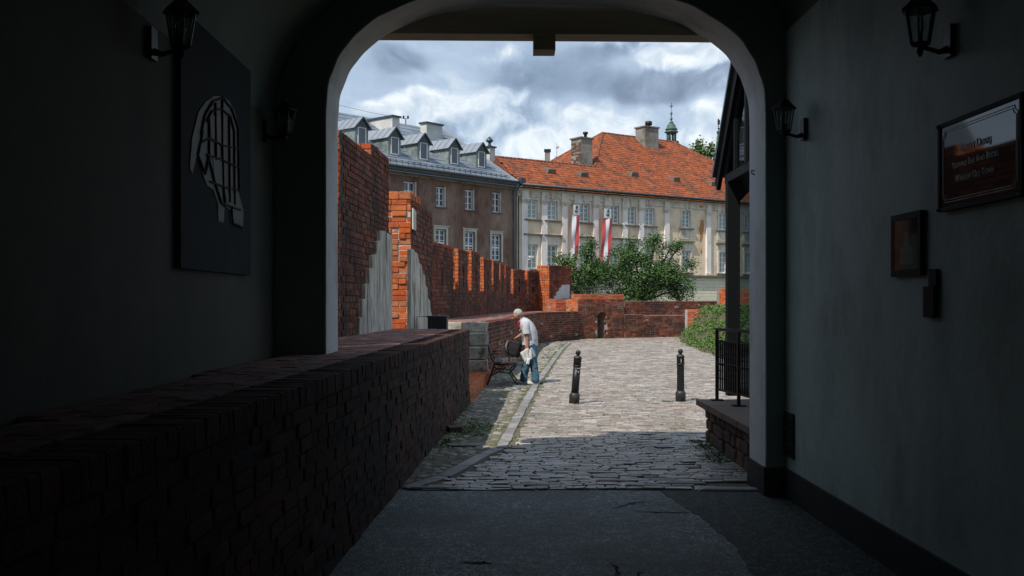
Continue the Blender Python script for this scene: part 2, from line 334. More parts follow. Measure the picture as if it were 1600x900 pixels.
M['bench_wood'] = mat('bench_wood', [(.035, .028, .024), (.065, .05, .042)], .6, 6, 6, .2, 60, stretch=(8, 1, 8))
M['wood_dark'] = mat('wood_dark', [(.40, .34, .25), (.50, .43, .32)], .8, 3, 7, .3, 40, stretch=(.5, 6, 6))
M['art_dark'] = mat('art_dark', [(.020, .032, .034), (.03, .045, .047)], .8, 3, 5, .1, 30, spec=.15)
M['art_gold'] = mat('art_gold', [(.075, .07, .045), (.16, .14, .09), (.05, .05, .036)], .55, 6, 6, .1, 30)
M['art_grey'] = mat('art_grey', [(.12, .12, .10), (.19, .19, .16)], .55, 6, 6, .1, 30)
M['sign_black'] = mat('sign_black', [(.006, .007, .008)], .035, bump=.0, spec=.55)
M['sign_letter'] = mat('sign_letter', [(.30, .30, .28)], .45, bump=0, metal=.4)
M['frame_black'] = mat('frame_black', [(.006, .007, .008)], .6, bump=0, spec=.1)
M['poster'] = mat('poster', [(.05, .055, .05), (.09, .09, .08)], .8, 8, 4, 0, spec=.1)
M['plaque'] = mat('plaque', [(.5, .5, .46), (.58, .58, .54)], .7, 5, 4, .05, 40)
M['grey_line'] = mat('grey_line', [(.3, .3, .28)], .8, bump=0)
M['bark_far'] = M['bark']
def glass(name, tint=(1, 1, 1), rough=.02, trans=.9, ior=1.45):
    m_ = bpy.data.materials.new(name); m_.use_nodes = True; nt = m_.node_tree; N = nt.nodes; L = nt.links
    for q in list(N): N.remove(q)
    tr = N.new('ShaderNodeBsdfTransparent'); tr.inputs[0].default_value = (*[t * trans for t in tint], 1)
    gl = N.new('ShaderNodeBsdfGlossy'); gl.inputs['Roughness'].default_value = rough
    f0 = ((ior - 1) / (ior + 1)) ** 2; ge = N.new('ShaderNodeNewGeometry'); dp = N.new('ShaderNodeVectorMath'); dp.operation = 'DOT_PRODUCT'; L.new(ge.outputs['Normal'], dp.inputs[0]); L.new(ge.outputs['Incoming'], dp.inputs[1])
    def mm(op, a, b):
        o = N.new('ShaderNodeMath'); o.operation = op
        for i, v in enumerate((a, b)):
            if isinstance(v, (int, float)): o.inputs[i].default_value = v
            else: L.new(v, o.inputs[i])
        return o
    fr = mm('ADD', mm('MULTIPLY', mm('POWER', mm('SUBTRACT', 1.0, mm('ABSOLUTE', dp.outputs['Value'], 0).outputs[0]).outputs[0], 5.0).outputs[0], 1 - f0 if ior > 1.3 else .25).outputs[0], f0)
    mx = N.new('ShaderNodeMixShader'); o = N.new('ShaderNodeOutputMaterial')
    L.new(fr.outputs[0], mx.inputs[0]); L.new(tr.outputs[0], mx.inputs[1]); L.new(gl.outputs[0], mx.inputs[2]); L.new(mx.outputs[0], o.inputs[0])
    return m_
M['clear_glass'] = glass('clear_glass', (.9, .95, .95))
M['smoked_glass'] = glass('smoked_glass', (.5, .56, .58))
M['poster_glass'] = glass('poster_glass', (.9, .95, .95), .05, ior=1.12)
def pane_mat(name, col):
    m_ = mat(name, [tuple(c * .6 for c in col), col, tuple(min(1, c * 1.6) for c in col)], .06, 1.2, 3, .25, 1.5, rnd=.5, spec=.9); return m_
M['pane'] = pane_mat('pane', (.05, .065, .075))
M['pane_green'] = pane_mat('pane_green', (.22, .27, .245))

# ---------------------------------------------------------------- laid pieces: bricks, stones, tiles
def unit_piece(seed, off=.05, jit=.02, domed=0):
    r = random.Random(seed); bm = bmesh.new(); bmesh.ops.create_cube(bm, size=1)
    bmesh.ops.bevel(bm, geom=bm.edges[:] , offset=off, segments=1, affect='EDGES')
    for v in bm.verts:
        v.co += Vector([r.uniform(-jit, jit) for _ in range(3)])
        if domed and v.co.z > 0: v.co.z += domed * (.5 - max(abs(v.co.x), abs(v.co.y)))
    bm.normal_update()
    me = bpy.data.meshes.new('piece'); bm.to_mesh(me); bm.free(); return me
def as_np(me):
    v = np.zeros(len(me.vertices) * 3); me.vertices.foreach_get('co', v); return v.reshape(-1, 3), [tuple(p.vertices) for p in me.polygons]
BR = [unit_piece(i) for i in range(4)]
ST = [unit_piece(10 + i, .12, .045) for i in range(5)]
def dome_stone(seed):
    r = random.Random(seed); bm = bmesh.new(); n = 8; rings = [(1.0, 0), (.92, .35), (.62, .5)]; allv = []
    rad = [.5 * r.uniform(.86, 1.08) for _ in range(n)]
    for s_, z in rings: allv.append([bm.verts.new((math.cos(2 * math.pi * k / n + .39) * rad[k] * s_ * 1.08, math.sin(2 * math.pi * k / n + .39) * rad[k] * s_ * 1.08, z + r.uniform(-.03, .03))) for k in range(n)])
    for i in range(2):
        for k in range(n): bm.faces.new((allv[i][k], allv[i][(k + 1) % n], allv[i + 1][(k + 1) % n], allv[i + 1][k]))
    bm.faces.new(allv[2])
    me = bpy.data.meshes.new('stone'); bm.to_mesh(me); bm.free(); return me
DS = [dome_stone(20 + i) for i in range(5)]
def cob_stone(seed):
    r = random.Random(seed); me = unit_piece(seed, .075, .05); return me
CB = [cob_stone(40 + i) for i in range(6)]
_np = {}
def joined(name, items, mat_, parent=None, smooth=False):
    """items: (centre, 3x3, dims, base mesh) joined into one mesh"""
    V = []; Fs = []; Ls = []; base = 0
    for c, Rm, d, me in items:
        if me.name not in _np: _np[me.name] = as_np(me)
        bv, bf = _np[me.name]
        A = np.array(Rm) * np.array(d)[None, :]
        V.append(bv @ A.T + np.array(c)[None, :])
        for f in bf: Fs.append([base + i for i in f])
        base += len(bv)
    m_ = bpy.data.meshes.new(name); m_.from_pydata(np.concatenate(V).tolist(), [], Fs)
    m_.update(); o = link(name, m_, mat_, parent); tag(o, kind='stuff'); return o
def score(c, d):
    if c[1] < .6: return 0
    px = 800 + F * c[0] / c[1]; py = HZ - F * (c[2] - EYE) / c[1]
    if not (0 < px < 1600 and -20 < py < 920): return 0
    if c[1] > 9 and not (522 < px < 1168): return 0
    s = sorted(d)[1] * sorted(d)[2] / c[1] ** 2
    if c[1] < 6.5: s *= .02
    return s
def lay(parent, items, mat_, name='brick', rest='bricks', limit=300, minpx=8):
    """the largest pieces in view become objects, the others one part"""
    sc = sorted(range(len(items)), key=lambda i: -score(items[i][0], items[i][2]))
    own = [i for i in sc[:limit] if score(items[i][0], items[i][2]) > 0 and max(items[i][2]) * F / items[i][0][1] >= minpx]
    so = set(own); inv = wmat(parent).inverted() if parent else None
    meshes = {}
    for i in own:
        c, Rm, d, me = items[i]
        k = (me.name, mat_.name)
        if k not in meshes:
            q = me.copy(); q.name = name; q.materials.clear(); q.materials.append(mat_); meshes[k] = q
        o = bpy.data.objects.new(name, meshes[k]); COL.objects.link(o)
        o.matrix_basis = Matrix.Translation(c) @ Matrix(Rm).to_4x4() @ Matrix.Diagonal((*d, 1))
        if parent: o.parent = parent; o.matrix_parent_inverse = inv
    left = [items[i] for i in range(len(items)) if i not in so]
    if left: joined(rest, left, mat_, parent)
class Path:
    def __init__(s, pts):
        s.p = [Vector(p) for p in pts]; s.l = [0]
        for a, b in zip(s.p, s.p[1:]): s.l.append(s.l[-1] + (b - a).length)
        s.L = s.l[-1]
    def at(s, t):
        t = min(max(t, 0), s.L)
        for i in range(len(s.p) - 1):
            if t <= s.l[i + 1] or i == len(s.p) - 2:
                d = (s.p[i + 1] - s.p[i]); L = d.length; d = d / L
                return s.p[i] + d * (t - s.l[i]), d
    def at_px(s, px):
        k = (px - 800) / F; best = 0; bv = 9
        for i in range(2001):
            t = s.L * i / 2000; q, _ = s.at(t); v = abs(q.x / q.y - k)
            if v < bv: bv = v; best = t
        return best
def frame(d):
    """columns: along, outward (right of along), up -> right-handed with x along, y inward"""
    return Matrix(((d.x, -d.y, 0), (d.y, d.x, 0), (0, 0, 1)))
def face(path, z0, z1, s0=0, s1=None, ch=.082, bl=.27, depth=.12, skip=None, start=None, out=.006, jit=.004, joint=.012, lowz=None, meshes=None, stagger=True, top=None):
    """bricks on the right-hand side of a path"""
    res = []; s1 = path.L if s1 is None else s1; n = max(1, round((z1 - z0) / ch)); ch = (z1 - z0) / n; meshes = meshes or BR
    for k in range(n):
        za = z0 + k * ch
        a = s0 + (start[k % 2] if start else 0)
        t = a; first = True
        while t < s1 - .01:
            l = bl * rng.choice((1, 1, 1, .5)) * rng.uniform(.94, 1.06)
            if first and stagger and k % 2: l = bl * .5
            first = False
            e = min(t + l, s1)
            if s1 - e < .05: e = s1
            c, d = path.at((t + e) / 2)
            if not (skip and skip((t + e) / 2, za + ch / 2)):
                pr = out + rng.uniform(-jit, jit) * 1.5 - (.008 if rng.random() < .06 else 0)
                nrm = Vector((d.y, -d.x))
                q = c + nrm * (pr - depth / 2)
                res.append(((q.x, q.y, za + ch / 2 + rng.uniform(-.002, .002)), frame(d) @ Matrix.Rotation(rng.uniform(-.012, .012), 3, 'Y'),
                            (e - t - joint, depth, ch - joint), rng.choice(meshes)))
            t = e
    return res
def core(mb, path, z0, z1, thick, s0=0, s1=None, rec=.006, step=2.5):
    s1 = path.L if s1 is None else s1
    cuts = [s0] + [l for l in path.l if s0 + .01 < l < s1 - .01] + [s1]
    for a, b in zip(cuts, cuts[1:]):
        p, _ = path.at(a + 1e-5); q, _ = path.at(b - 1e-5); d = (q - p).normalized(); nr = Vector((d.y, -d.x))
        p1 = p - nr * rec; q1 = q - nr * rec; p2 = p - nr * thick; q2 = q - nr * thick
        vs = [(v.x, v.y, z) for z in (z0, z1) for v in (p1, q1, q2, p2)]
        mb.add(vs, [(0, 1, 2, 3)[::-1], (4, 5, 6, 7), (0, 4, 5, 1)[::-1], (1, 5, 6, 2)[::-1], (2, 6, 7, 3)[::-1], (3, 7, 4, 0)[::-1]])
    return mb
def pave(path, w0, w1, z, s0=0, s1=None, bl=.26, bw=.13, th=.05, meshes=None, gap=.008):
    """flat bricks on the left of the path between offsets w0 and w1"""
    res = []; s1 = path.L if s1 is None else s1; n = max(1, round((w1 - w0) / bw)); bw = (w1 - w0) / n
    for k in range(n):
        t = s0 - (bl / 2 if k % 2 else 0)
        while t < s1 - .02:
            a = max(t, s0); e = min(t + bl, s1)
            if e - a > .04:
                c, d = path.at((a + e) / 2); nl = Vector((-d.y, d.x)); q = c + nl * (w0 + bw * (k + .5))
                res.append(((q.x, q.y, z - th / 2 + rng.uniform(-.003, .003)), frame(d) @ Matrix.Rotation(rng.uniform(-.008, .008), 3, 'X'), (e - a - gap, bw - gap, th), rng.choice(meshes or BR)))
            t += bl
    return res

# ================================================================ GROUND
g = MB(); g.box(-300, 300, -80, 700, -.6, -.06); tag(g.build('ground', M['ground']), kind='structure')
def sheet(name, pts, z, mat_, th=.03):
    return tag(MB().prism(pts, z - th, z, 'xy').build(name, mat_), kind='structure')
def lw(Y): return -1.15 + .042 * (Y - 4.83)
def jag0(pts, k, a):
    out = []
    for (x0, y0), (x1, y1) in zip(pts, pts[1:]):
        for i in range(k):
            t = i / k; out.append((x0 + (x1 - x0) * t, y0 + (y1 - y0) * t + rng.uniform(-a, a)))
    return out + [pts[-1]]
asph = sheet('asphalt', [(-1.6, -8), (2.7, -8), (2.7, 8.45)] + jag0([(2.2, 8.66), (1.4, 8.63), (.4, 8.70), (-.4, 8.66), (-1.3, 8.64)], 16, .014), 0, M['asphalt'], .05)
def jag(pts, k, a):
    out = []
    for (x0, y0), (x1, y1) in zip(pts, pts[1:]):
        for i in range(k):
            t = i / k; out.append((x0 + (x1 - x0) * t + rng.uniform(-a, a), y0 + (y1 - y0) * t + rng.uniform(-a, a)))
    return out + [pts[-1]]
edge = jag([(1.28, 8.62), (1.44, 7.6), (1.5, 6.6), (1.42, 5.5), (1.5, 4), (1.5, -7.9)], 14, .014)
pat = MB().prism([(2.36, 8.45)] + [(1.9, 8.60)] + edge + [(2.36, -7.9)], .0, .004, 'xy')
tag(pat.build('asphalt_patch', M['asphalt_dark']), kind='structure')
edge2 = jag([(-1.1, 8.5), (-.72, 8.3), (-.62, 7.2), (-.9, 6.4), (-.7, 5), (-.9, 3)], 12, .02)
def crack(pts, w, name='asphalt_crack'):
    m_ = MB(); P = jag([(x, y) for x, y in pts], 7, .02); n = len(P); L_ = []; R_ = []
    for i, (x, y) in enumerate(P):
        ww = w * 1.7 * (1 - abs(2 * i / (n - 1) - 1)) * rng.uniform(.4, 1) + .001
        L_.append((x, y + ww, .0035)); R_.append((x, y - ww, .0035))
    m_.add(L_ + R_, [(i, i + 1, n + i + 1, n + i) for i in range(n - 1)])
    tag(m_.build(name, M['crack'], asph))
crack([(.78, 7.85), (.98, 8.1), (1.2, 8.2)], .012); crack([(.95, 7.8), (1.15, 7.75), (1.42, 7.75)], .012)
crack([(.62, 5.9), (.66, 6.15), (.62, 6.35)], .02); crack([(.7, 5.5), (.72, 5.9), (.82, 6.1)], .013); crack([(1.0, 5.8), (1.08, 5.95)], .014)
crack([(-.35, 6.25), (-.2, 6.27), (-.1, 6.25)], .02); crack([(-.5, 6.9), (-.1, 6.4), (.05, 6.0), (.1, 5.6)], .004); crack([(-.2, 8.5), (-.3, 7.8), (-.6, 7.2)], .004)
# road bed, verge bed
kerbP = Path([(-.92, 8.72), (-.62, 9.35), (-.32, 10.55), (-.115, 11.15), (.07, 13.9), (.455, 19.4), (1.22, 28.5), (1.75, 34.5), (2.25, 39.0), (2.7, 41.0)])
road = sheet('road', [(-1.3, 8.55), (2.6, 8.55), (2.6, 12), (8.5, 24), (14, 40), (14, 60), (-4, 60), (-4, 15)], -.002, M['soil_road'], .04)
# cobbles of the carriageway, laid in uneven rows across
thr0 = []; items = []; Y = 8.66; row = 0
def kx(Y):
    b = None
    for i in range(len(kerbP.p) - 1):
        a, c = kerbP.p[i], kerbP.p[i + 1]
        if a.y <= Y <= c.y: return a.x + (c.x - a.x) * (Y - a.y) / (c.y - a.y)
    return kerbP.p[0].x if Y < kerbP.p[0].y else kerbP.p[-1].x
def rx(Y): return 2.25 if Y < 11.9 else min(2.6 + (Y - 11.9) * .30, 9.5)
while Y < 45.5:
    dy = rng.uniform(.062, .095) * (1 if Y < 20 else 1.25)
    x = kx(Y) + .11 + rng.uniform(0, .1); x1 = rx(Y)
    if Y > 11.9: x1 = min(x1, .212 * Y + .3)
    while x < x1:
        l = rng.uniform(.10, .27 if Y < 11 else .22) * (1 if Y < 24 else 1.2)
        if rng.random() < .05: l *= 1.5
        if Y < 9.0 and x > 1.6: x += l; continue
        if Y < 10.6 and rng.random() < .05: thr0.append(((x + l / 2, Y + dy / 2, -.022), Matrix.Rotation(rng.uniform(-.03, .03), 3, 'Z'), (l, dy * 1.05, .075), rng.choice(CB)))
        elif rng.random() > .012:
            h = rng.gauss(0, .003) + (rng.random() < .04) * .008
            slp = Matrix.Rotation(rng.gauss(0, .03), 3, 'X') @ Matrix.Rotation(rng.uniform(-.015, .015), 3, 'Y') @ Matrix.Rotation(rng.uniform(-.05, .05), 3, 'Z')
            sag = .015 * math.sin(x * 2.1 + Y * .7) + .006 * math.sin(Y * 2.3 + x)
            items.append(((x + l / 2, Y + dy / 2 + sag * 1.4, -.024 + h), slp, (l - rng.uniform(.003, .013), dy - rng.uniform(.001, .012), .075), rng.choice(CB)))
        x += l
    Y += dy
    row += 1
lay(road, items, M['cobble'], 'cobblestone', 'cobblestones', 300)
# long threshold slabs at the edge of the asphalt
thr = thr0
for x0, l, y, w in ((-.92, .5, 8.71, .09), (.1, .36, 8.85, .08), (1.62, .62, 8.66, .13), (1.0, .34, 8.84, .10), (1.35, .4, 8.93, .1), (.75, .3, 9.05, .09)):
    thr.append(((x0 + l / 2, y, -.012), Matrix.Rotation(rng.uniform(-.05, .05), 3, 'Z'), (l, w, .07), rng.choice(ST)))
lay(road, thr, M['kerb'], 'stone_slab', 'slabs', 60)
# kerb of flat stones
kb = []; t = 0
while t < kerbP.L - .1:
    l = rng.uniform(.42, .8); c, d = kerbP.at(min(t + l / 2, kerbP.L)); zz = -.024 + rng.uniform(-.003, .003)
    kb.append(((c.x, c.y, zz), frame(d) @ Matrix.Rotation(rng.uniform(-.02, .02), 3, 'Z'), (l - .012, .135 * rng.uniform(.85, 1.12), .08), rng.choice(BR))); t += l
lay(road, kb, M['kerb'], 'kerb_stone', 'kerb_stones', 80, 6)
# fieldstones of the verge between kerb and brick wall
plat_pts = [(-.505, 21), (0.0, 25.5), (.42, 33), (1.0, 38.3), (1.6, 40.2), (2.88, 42.5)]
PLAT = Path(plat_pts)
def px_at(Y):
    if Y < 15.9: return lw(Y)
    if Y < 21: return lw(Y) + .02
    for i in range(len(PLAT.p) - 1):
        a, c = PLAT.p[i], PLAT.p[i + 1]
        if a.y <= Y <= c.y: return a.x + (c.x - a.x) * (Y - a.y) / (c.y - a.y)
    return PLAT.p[-1].x
items = []; Y = 8.75
while Y < 40:
    sz = .085 if Y < 20 else .13
    x = px_at(Y) + .03; 
    while x < kx(Y) - .13:
        s_ = sz * rng.uniform(.6, 1.35)
        if rng.random() < (.93 if Y < 26 else .7):
            items.append(((x + rng.uniform(-.02, .02), Y + rng.uniform(-.03, .03), -.022 + rng.uniform(-.006, .004)), Matrix.Rotation(rng.uniform(0, 3.1), 3, 'Z') @ Matrix.Rotation(rng.uniform(-.12, .12), 3, 'X'),
                          (s_ * rng.uniform(1, 1.5), s_, s_ * .55), rng.choice(DS)))
        x += s_ * 1.15
    Y += sz * .95
items.append(((-.53, 11.35, .0), Matrix.Rotation(.1, 3, 'Z'), (.42, .2, .04), ST[0]))
lay(road, items, M['fieldstone'], 'fieldstone', 'fieldstones', 300)
tag(MB().obox((-.72, 12.5, .04), Matrix.Rotation(.4, 3, 'Z') @ Matrix.Rotation(.2, 3, 'X'), (.17, .10, .075)).build('broken_brick', M['rubble']), 'broken chunk of brick lying on the verge at the foot of the low wall', 'brick chunk')

# ================================================================ GATEHOUSE (the dark passage)
gate = empty('gatehouse', (0, 8.7, 0), 0, 'dark vaulted gatehouse passage framing the view, grey painted walls and rounded arch', 'gatehouse')
NY, FY = 8.41, 8.97
XC, HWD, ZS, HA = .285, 1.855, 3.2, 1.12
def archp(n=110, p=2.5):
    out = []
    for i in range(n + 1):
        t = math.pi * i / n; c, s_ = math.cos(t), math.sin(t)
        out.append((XC - HWD * math.copysign(abs(c) ** (2 / p), c), ZS + HA * abs(s_) ** (2 / p)))
    return out
ap = [(x + .006 * math.sin(i * .7) * math.sin(i * .23), z + .006 * math.sin(i * .5 + 1)) for i, (x, z) in enumerate(archp())]
outline = [(-2.35, 0), (-2.35, 3.3), (-2.1, 3.5), (-1.8, 3.96), (-1.5, 4.26), (-1.5, 5.55), (5.2, 5.55), (5.2, .0), (ap[-1][0], 0)] + ap[::-1][0:] + [(ap[0][0], 0)]
aw = MB()
n = len(outline); idx0 = 7; 
aw.prism(outline, NY, FY, 'xz')
arch = aw.build('arch_wall', M['arch_paint'], gate)
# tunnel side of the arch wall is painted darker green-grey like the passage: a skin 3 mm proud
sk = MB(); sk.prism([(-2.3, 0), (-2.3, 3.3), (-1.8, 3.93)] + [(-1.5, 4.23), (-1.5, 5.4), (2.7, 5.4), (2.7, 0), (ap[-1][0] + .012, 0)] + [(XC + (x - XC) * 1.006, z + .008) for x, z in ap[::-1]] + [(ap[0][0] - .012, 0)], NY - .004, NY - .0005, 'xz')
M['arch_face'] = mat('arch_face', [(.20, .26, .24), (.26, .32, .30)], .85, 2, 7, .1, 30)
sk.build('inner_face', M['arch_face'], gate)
def rw(Y): return 2.402 - .011 * Y
def lwx(Y): return -1.865 - .016 * Y
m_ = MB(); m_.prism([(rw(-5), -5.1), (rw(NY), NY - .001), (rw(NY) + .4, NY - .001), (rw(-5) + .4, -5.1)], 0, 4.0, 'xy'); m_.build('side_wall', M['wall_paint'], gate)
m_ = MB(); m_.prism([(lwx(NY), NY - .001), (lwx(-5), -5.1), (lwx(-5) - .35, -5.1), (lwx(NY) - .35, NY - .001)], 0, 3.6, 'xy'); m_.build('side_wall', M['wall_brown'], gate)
# vault: elliptical barrel springing from both walls
vp = []
for i in range(33):
    t = math.pi * i / 32; vp.append((math.cos(t), math.sin(t)))
V = []; Fc = []
for j, Y in enumerate((-5.1, NY - .004)):
    xa, xb = lwx(Y), rw(Y); xc = (xa + xb) / 2; hw = (xb - xa) / 2
    sp_ = lambda c: 3.15 if c > 0 else 3.92                 # the vault springs higher on the right
    V += [(xc - hw * c, Y, sp_(c) + (4.65 - sp_(c)) * s_ ** .9) for c, s_ in vp]
    V += [(xc - (hw + .16) * c, Y, sp_(c) + (4.81 - sp_(c)) * s_ ** .9) for c, s_ in vp]
k = 33
for i in range(k - 1):
    Fc.append((i, i + 1, 2 * k + i + 1, 2 * k + i)); Fc.append((k + i, 3 * k + i, 3 * k + i + 1, k + i + 1))
    Fc.append((2 * k + i, 2 * k + i + 1, 3 * k + i + 1, 3 * k + i)); Fc.append((i, k + i, k + i + 1, i + 1))
MB().add(V, Fc, True).build('vault', M['vault'], gate)
MB().prism([(-2.35, 0), (-2.35, 3.6), (0, 5.2), (2.9, 4.2), (2.9, 0), (2.3, 0), (2.3, 2.3), (1.9, 2.9), (1.2, 3.1), (.5, 2.9), (.1, 2.3), (.1, 0)], -5.3, -5.0, 'xz').build('end_wall', M['vault'], gate)
MB().prism([(-1.45, 4.9), (-1.45, 5.5), (5.2, 5.5), (5.2, 3.0), (2.9, 3.0), (2.9, 4.5), (1.6, 4.95)], 2.0, NY - .01, 'xz').build('upper_storey', M['facade_dark'], gate)
MB().prism([(FY + .05, 5.55), (FY + .05, 5.63), (5.4, 7.0), (1.9, 5.65), (1.9, 5.55)], -1.55, 5.3, 'yz').build('roof', M['tile'], gate)
# plinth along the right wall and round the jamb
m_ = MB(); m_.prism([(rw(-8) - .022, -8), (rw(NY) - .022, NY - .02), (rw(NY) + .1, NY - .02), (rw(-8) + .1, -8)], 0, .245, 'xy')
m_.box(2.128, rw(NY) - .02, NY - .022, NY + .1, 0, .243); m_.box(2.124, 2.3, NY - .02, FY + .02, 0, .241)
m_.build('plinth', M['plinth'], gate)
# timber lintel just outside the arch with one joist end below it
bm_ = MB().prism([(-1.9, 4.075), (.55, 4.06), (2.5, 4.045), (2.5, 4.4), (-1.9, 4.4)], FY + .03, FY + .28, 'xz'); lint = bm_.build('lintel_beam', M['wood_dark'], gate)
MB().box(.195, .395, FY + .06, FY + .3, 3.93, 4.2).build('joist_end', M['wood_dark'], gate)
# small hook on the reveal
MB().tube([(2.13, 8.75, 2.79), (2.105, 8.74, 2.80), (2.10, 8.72, 2.77), (2.12, 8.70, 2.75)], .006).build('hook', M['iron'], gate)

# ---------------------------------------------------------------- low brick wall / ledge through the passage
low = empty('brick_wall', (-1.2, 7, 0), 0, 'long low brick wall with a flat paved top running from the dark passage to the steps', 'wall')
LOWP = Path([(lw(-1), -1), (lw(8.4), 8.4), (lw(15.9), 15.9)])
cm = core(MB(), LOWP, -.05, 1.143, 1.0); cm.prism([(lwx(-1), -1), (lwx(8.4), 8.4), (-2.2, 8.42), (-3.3, 9), (-3.3, 15.85), (lw(15.85) - .9, 15.85), (lw(-1) - .9, -1)], -.05, 1.14, 'xy')
cm.build('core', M['mortar_dark'], low)
its = face(LOWP, .0, 1.08, s0=.3, ch=.083, start=(0, 0)) + face(LOWP, 1.08, 1.2, s0=.3, ch=.12, bl=.11, stagger=False, depth=.25, out=.010, jit=.002, joint=.007)
endp = Path([(lw(15.9) - 1.3, 15.9), (lw(15.9), 15.9)])
its += pave(LOWP, .25, 2.4, 1.2, s0=.3, s1=LOWP.L - .02)
its = [i for i in its if not (i[0][2] > 1.14 and i[0][0] < (lwx(i[0][1]) + .05 if i[0][1] < 8.41 else -1.60 if i[0][1] < 8.99 else -3.2))]
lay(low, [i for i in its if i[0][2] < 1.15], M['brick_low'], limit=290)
lay(low, [i for i in its if i[0][2] >= 1.15], M['paver'], 'coping_brick', 'coping_bricks', limit=290)
# landing, low step and stone steps at the gap
land = empty('brick_landing', (-2, 18.4, 0), 0, 'low brick platform and kerb step in the gap between the two ledges', 'platform')
m_ = MB(); m_.box(-3.4, -1.12, 15.93, 22, -.05, .98); m_.build('core', M['mortar'], land)
STP = Path([(lw(15.95) + .02, 15.95), (lw(20.9) + .03, 20.9)])
m_ = core(MB(), STP, -.05, .145, 1.0); m_.build('step_core', M['mortar'], land)
lay(land, face(STP, 0, .14, ch=.07) + pave(STP, 0, .9, .2), M['brick_orange'], limit=200)
stairs = empty('stone_stairs', (-1.2, 20.6, 0), 0, 'four worn stone blocks stacked as steps at the end of the far ledge', 'steps')
for i, (za, zb) in enumerate(((.165, .43), (.43, .70), (.70, .985), (.985, 1.2))):
    y = 20.35 + .2 * i
    link('stair_block', (lambda: (lambda me: (me.materials.append(M['concrete']), me)[1])(BR[i].copy()))(), None, stairs)
    o = bpy.data.objects[-1] if False else stairs.children[-1]
    o.matrix_basis = Matrix.Translation((-1.0, y + .4, (za + zb) / 2 + 0)) @ Matrix.Diagonal((.98, .8, zb - za - .008, 1))
# ---------------------------------------------------------------- battlement walls
def bx_(Y): return -1.97 + .042 * (Y - 15.9)
def block_wall(name, label, Y0, Y1, xr, thick, zt, z0=1.2, bm='brick_dark', endbm=None, cm='mortar_dark', ecm=None, bl=.27, ch=.086, cat='wall', lim=290, zt2=None, Ys=None, group=None, ejit=.004, skipe=None):
    root = empty(name, (xr(Y0) - thick / 2, Y0, z0), 0, label, cat, group)
    side = Path([(xr(Y0), Y0), (xr(Y1), Y1)]); endp_ = Path([(xr(Y0) - thick, Y0), (xr(Y0), Y0)])
    c = core(MB(), side, z0 - .1, zt - .01, thick, s0=.012 if not ecm else .02)
    if zt2: core(c, side, zt - .02, zt2 - .01, thick, s0=Ys - Y0)
    c.build('core', M[cm], root)
    st = (.11, .22)
    sd_ = face(side, z0, zt, ch=ch, bl=bl, start=st, depth=.13)
    en = face(endp_, z0, zt, ch=ch, bl=bl, depth=.115, out=.006, jit=ejit, skip=skipe) 
    if zt2:
        nn = max(1, round((zt2 - zt) / ch))
        sd_ += face(side, zt, zt2, s0=Ys - Y0, ch=ch, bl=bl, start=st, depth=.13)
        e2 = Path([(xr(Ys) - thick, Ys), (xr(Ys), Ys)]); en += face(e2, zt, zt2, ch=ch, bl=bl, depth=.115)
    if ecm:
        MB().box(xr(Y0) - thick, xr(Y0) - .008, Y0 + .012, Y0 + .05, z0, zt - .01).build('end_mortar', M[ecm], root)
    tp = pave(side, 0, thick, (zt2 or zt) + .0, s0=(Ys - Y0 if zt2 else 0), th=.04)
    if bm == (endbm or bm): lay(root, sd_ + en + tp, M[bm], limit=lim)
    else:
        lay(root, sd_ + tp, M[bm], limit=lim - 80); lay(root, en, M[endbm], 'face_brick', 'face_bricks', limit=80)  # sides take the shaded brick tone, ends the sunlit one
    return root, side
block_wall('brick_merlon', 'unseen brick merlon added on the ledge behind the arch jamb to shade the verge', 9.15, 11.7, bx_, .7, 3.75)  # out of view, added to cast shade on verge and ledge
w1, w1s = block_wall('brick_merlon', 'tall sooty, shade-toned brick merlon with a stepped top and a grey plaster strip at its end', 12.25, 15.9, bx_, .42, 3.76, zt2=3.93, Ys=14.4, endbm='brick_orange')
def on_side(px, Y0, xr, off):
    k = (px - 800) / F; lo, hi = 5, 60
    for _ in range(50):
        mid = (lo + hi) / 2
        if (xr(mid) + off) / mid > k: hi = mid
        else: lo = mid
    return lo
def plaster_slab(name, pts, xr, off, th, root, mat_):
    yz = []
    for px, py in pts:
        Y = on_side(px, 0, xr, off); yz.append((Y, EYE + (HZ - py) / F * Y))
    x0 = xr(yz[0][0])
    V = [(xr(y) + off, y, z) for y, z in yz] + [(xr(y) + off - th, y, z) for y, z in yz]; n = len(yz)
    f = [tuple(range(n)), tuple(range(2 * n - 1, n - 1, -1))] + [(i, n + i, n + (i + 1) % n, (i + 1) % n) for i in range(n)]
    return MB().add(V, f).build(name, mat_, root)
plaster_slab('plaster_strip', [(613, 521), (562, 526), (562, 497), (565.5, 496), (565.5, 468), (571, 467), (571, 444), (577, 443), (577, 420), (582, 419), (582, 399), (588, 397), (588, 378), (594, 376), (594, 360), (603, 361), (605, 364), (613, 368)], bx_, .055, .06, w1, M['plaster_grey'])
def p2x(Y): return -1.705 + .042 * (Y - 16.8)
def worn(s, z): return False
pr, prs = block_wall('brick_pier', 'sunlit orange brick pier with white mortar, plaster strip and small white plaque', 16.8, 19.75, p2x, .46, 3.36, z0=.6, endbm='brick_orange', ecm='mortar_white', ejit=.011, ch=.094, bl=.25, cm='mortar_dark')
top = []
tp1 = Path([(p2x(16.8), 16.8), (p2x(18.0), 18.0)]); tp0 = Path([(p2x(16.8) - .46, 16.8), (p2x(16.8), 16.8)])
MB().box(p2x(16.8) - .45, p2x(16.8) - .004, 16.82, 18.0, 3.34, 3.49).build('top_core', M['mortar'], pr)
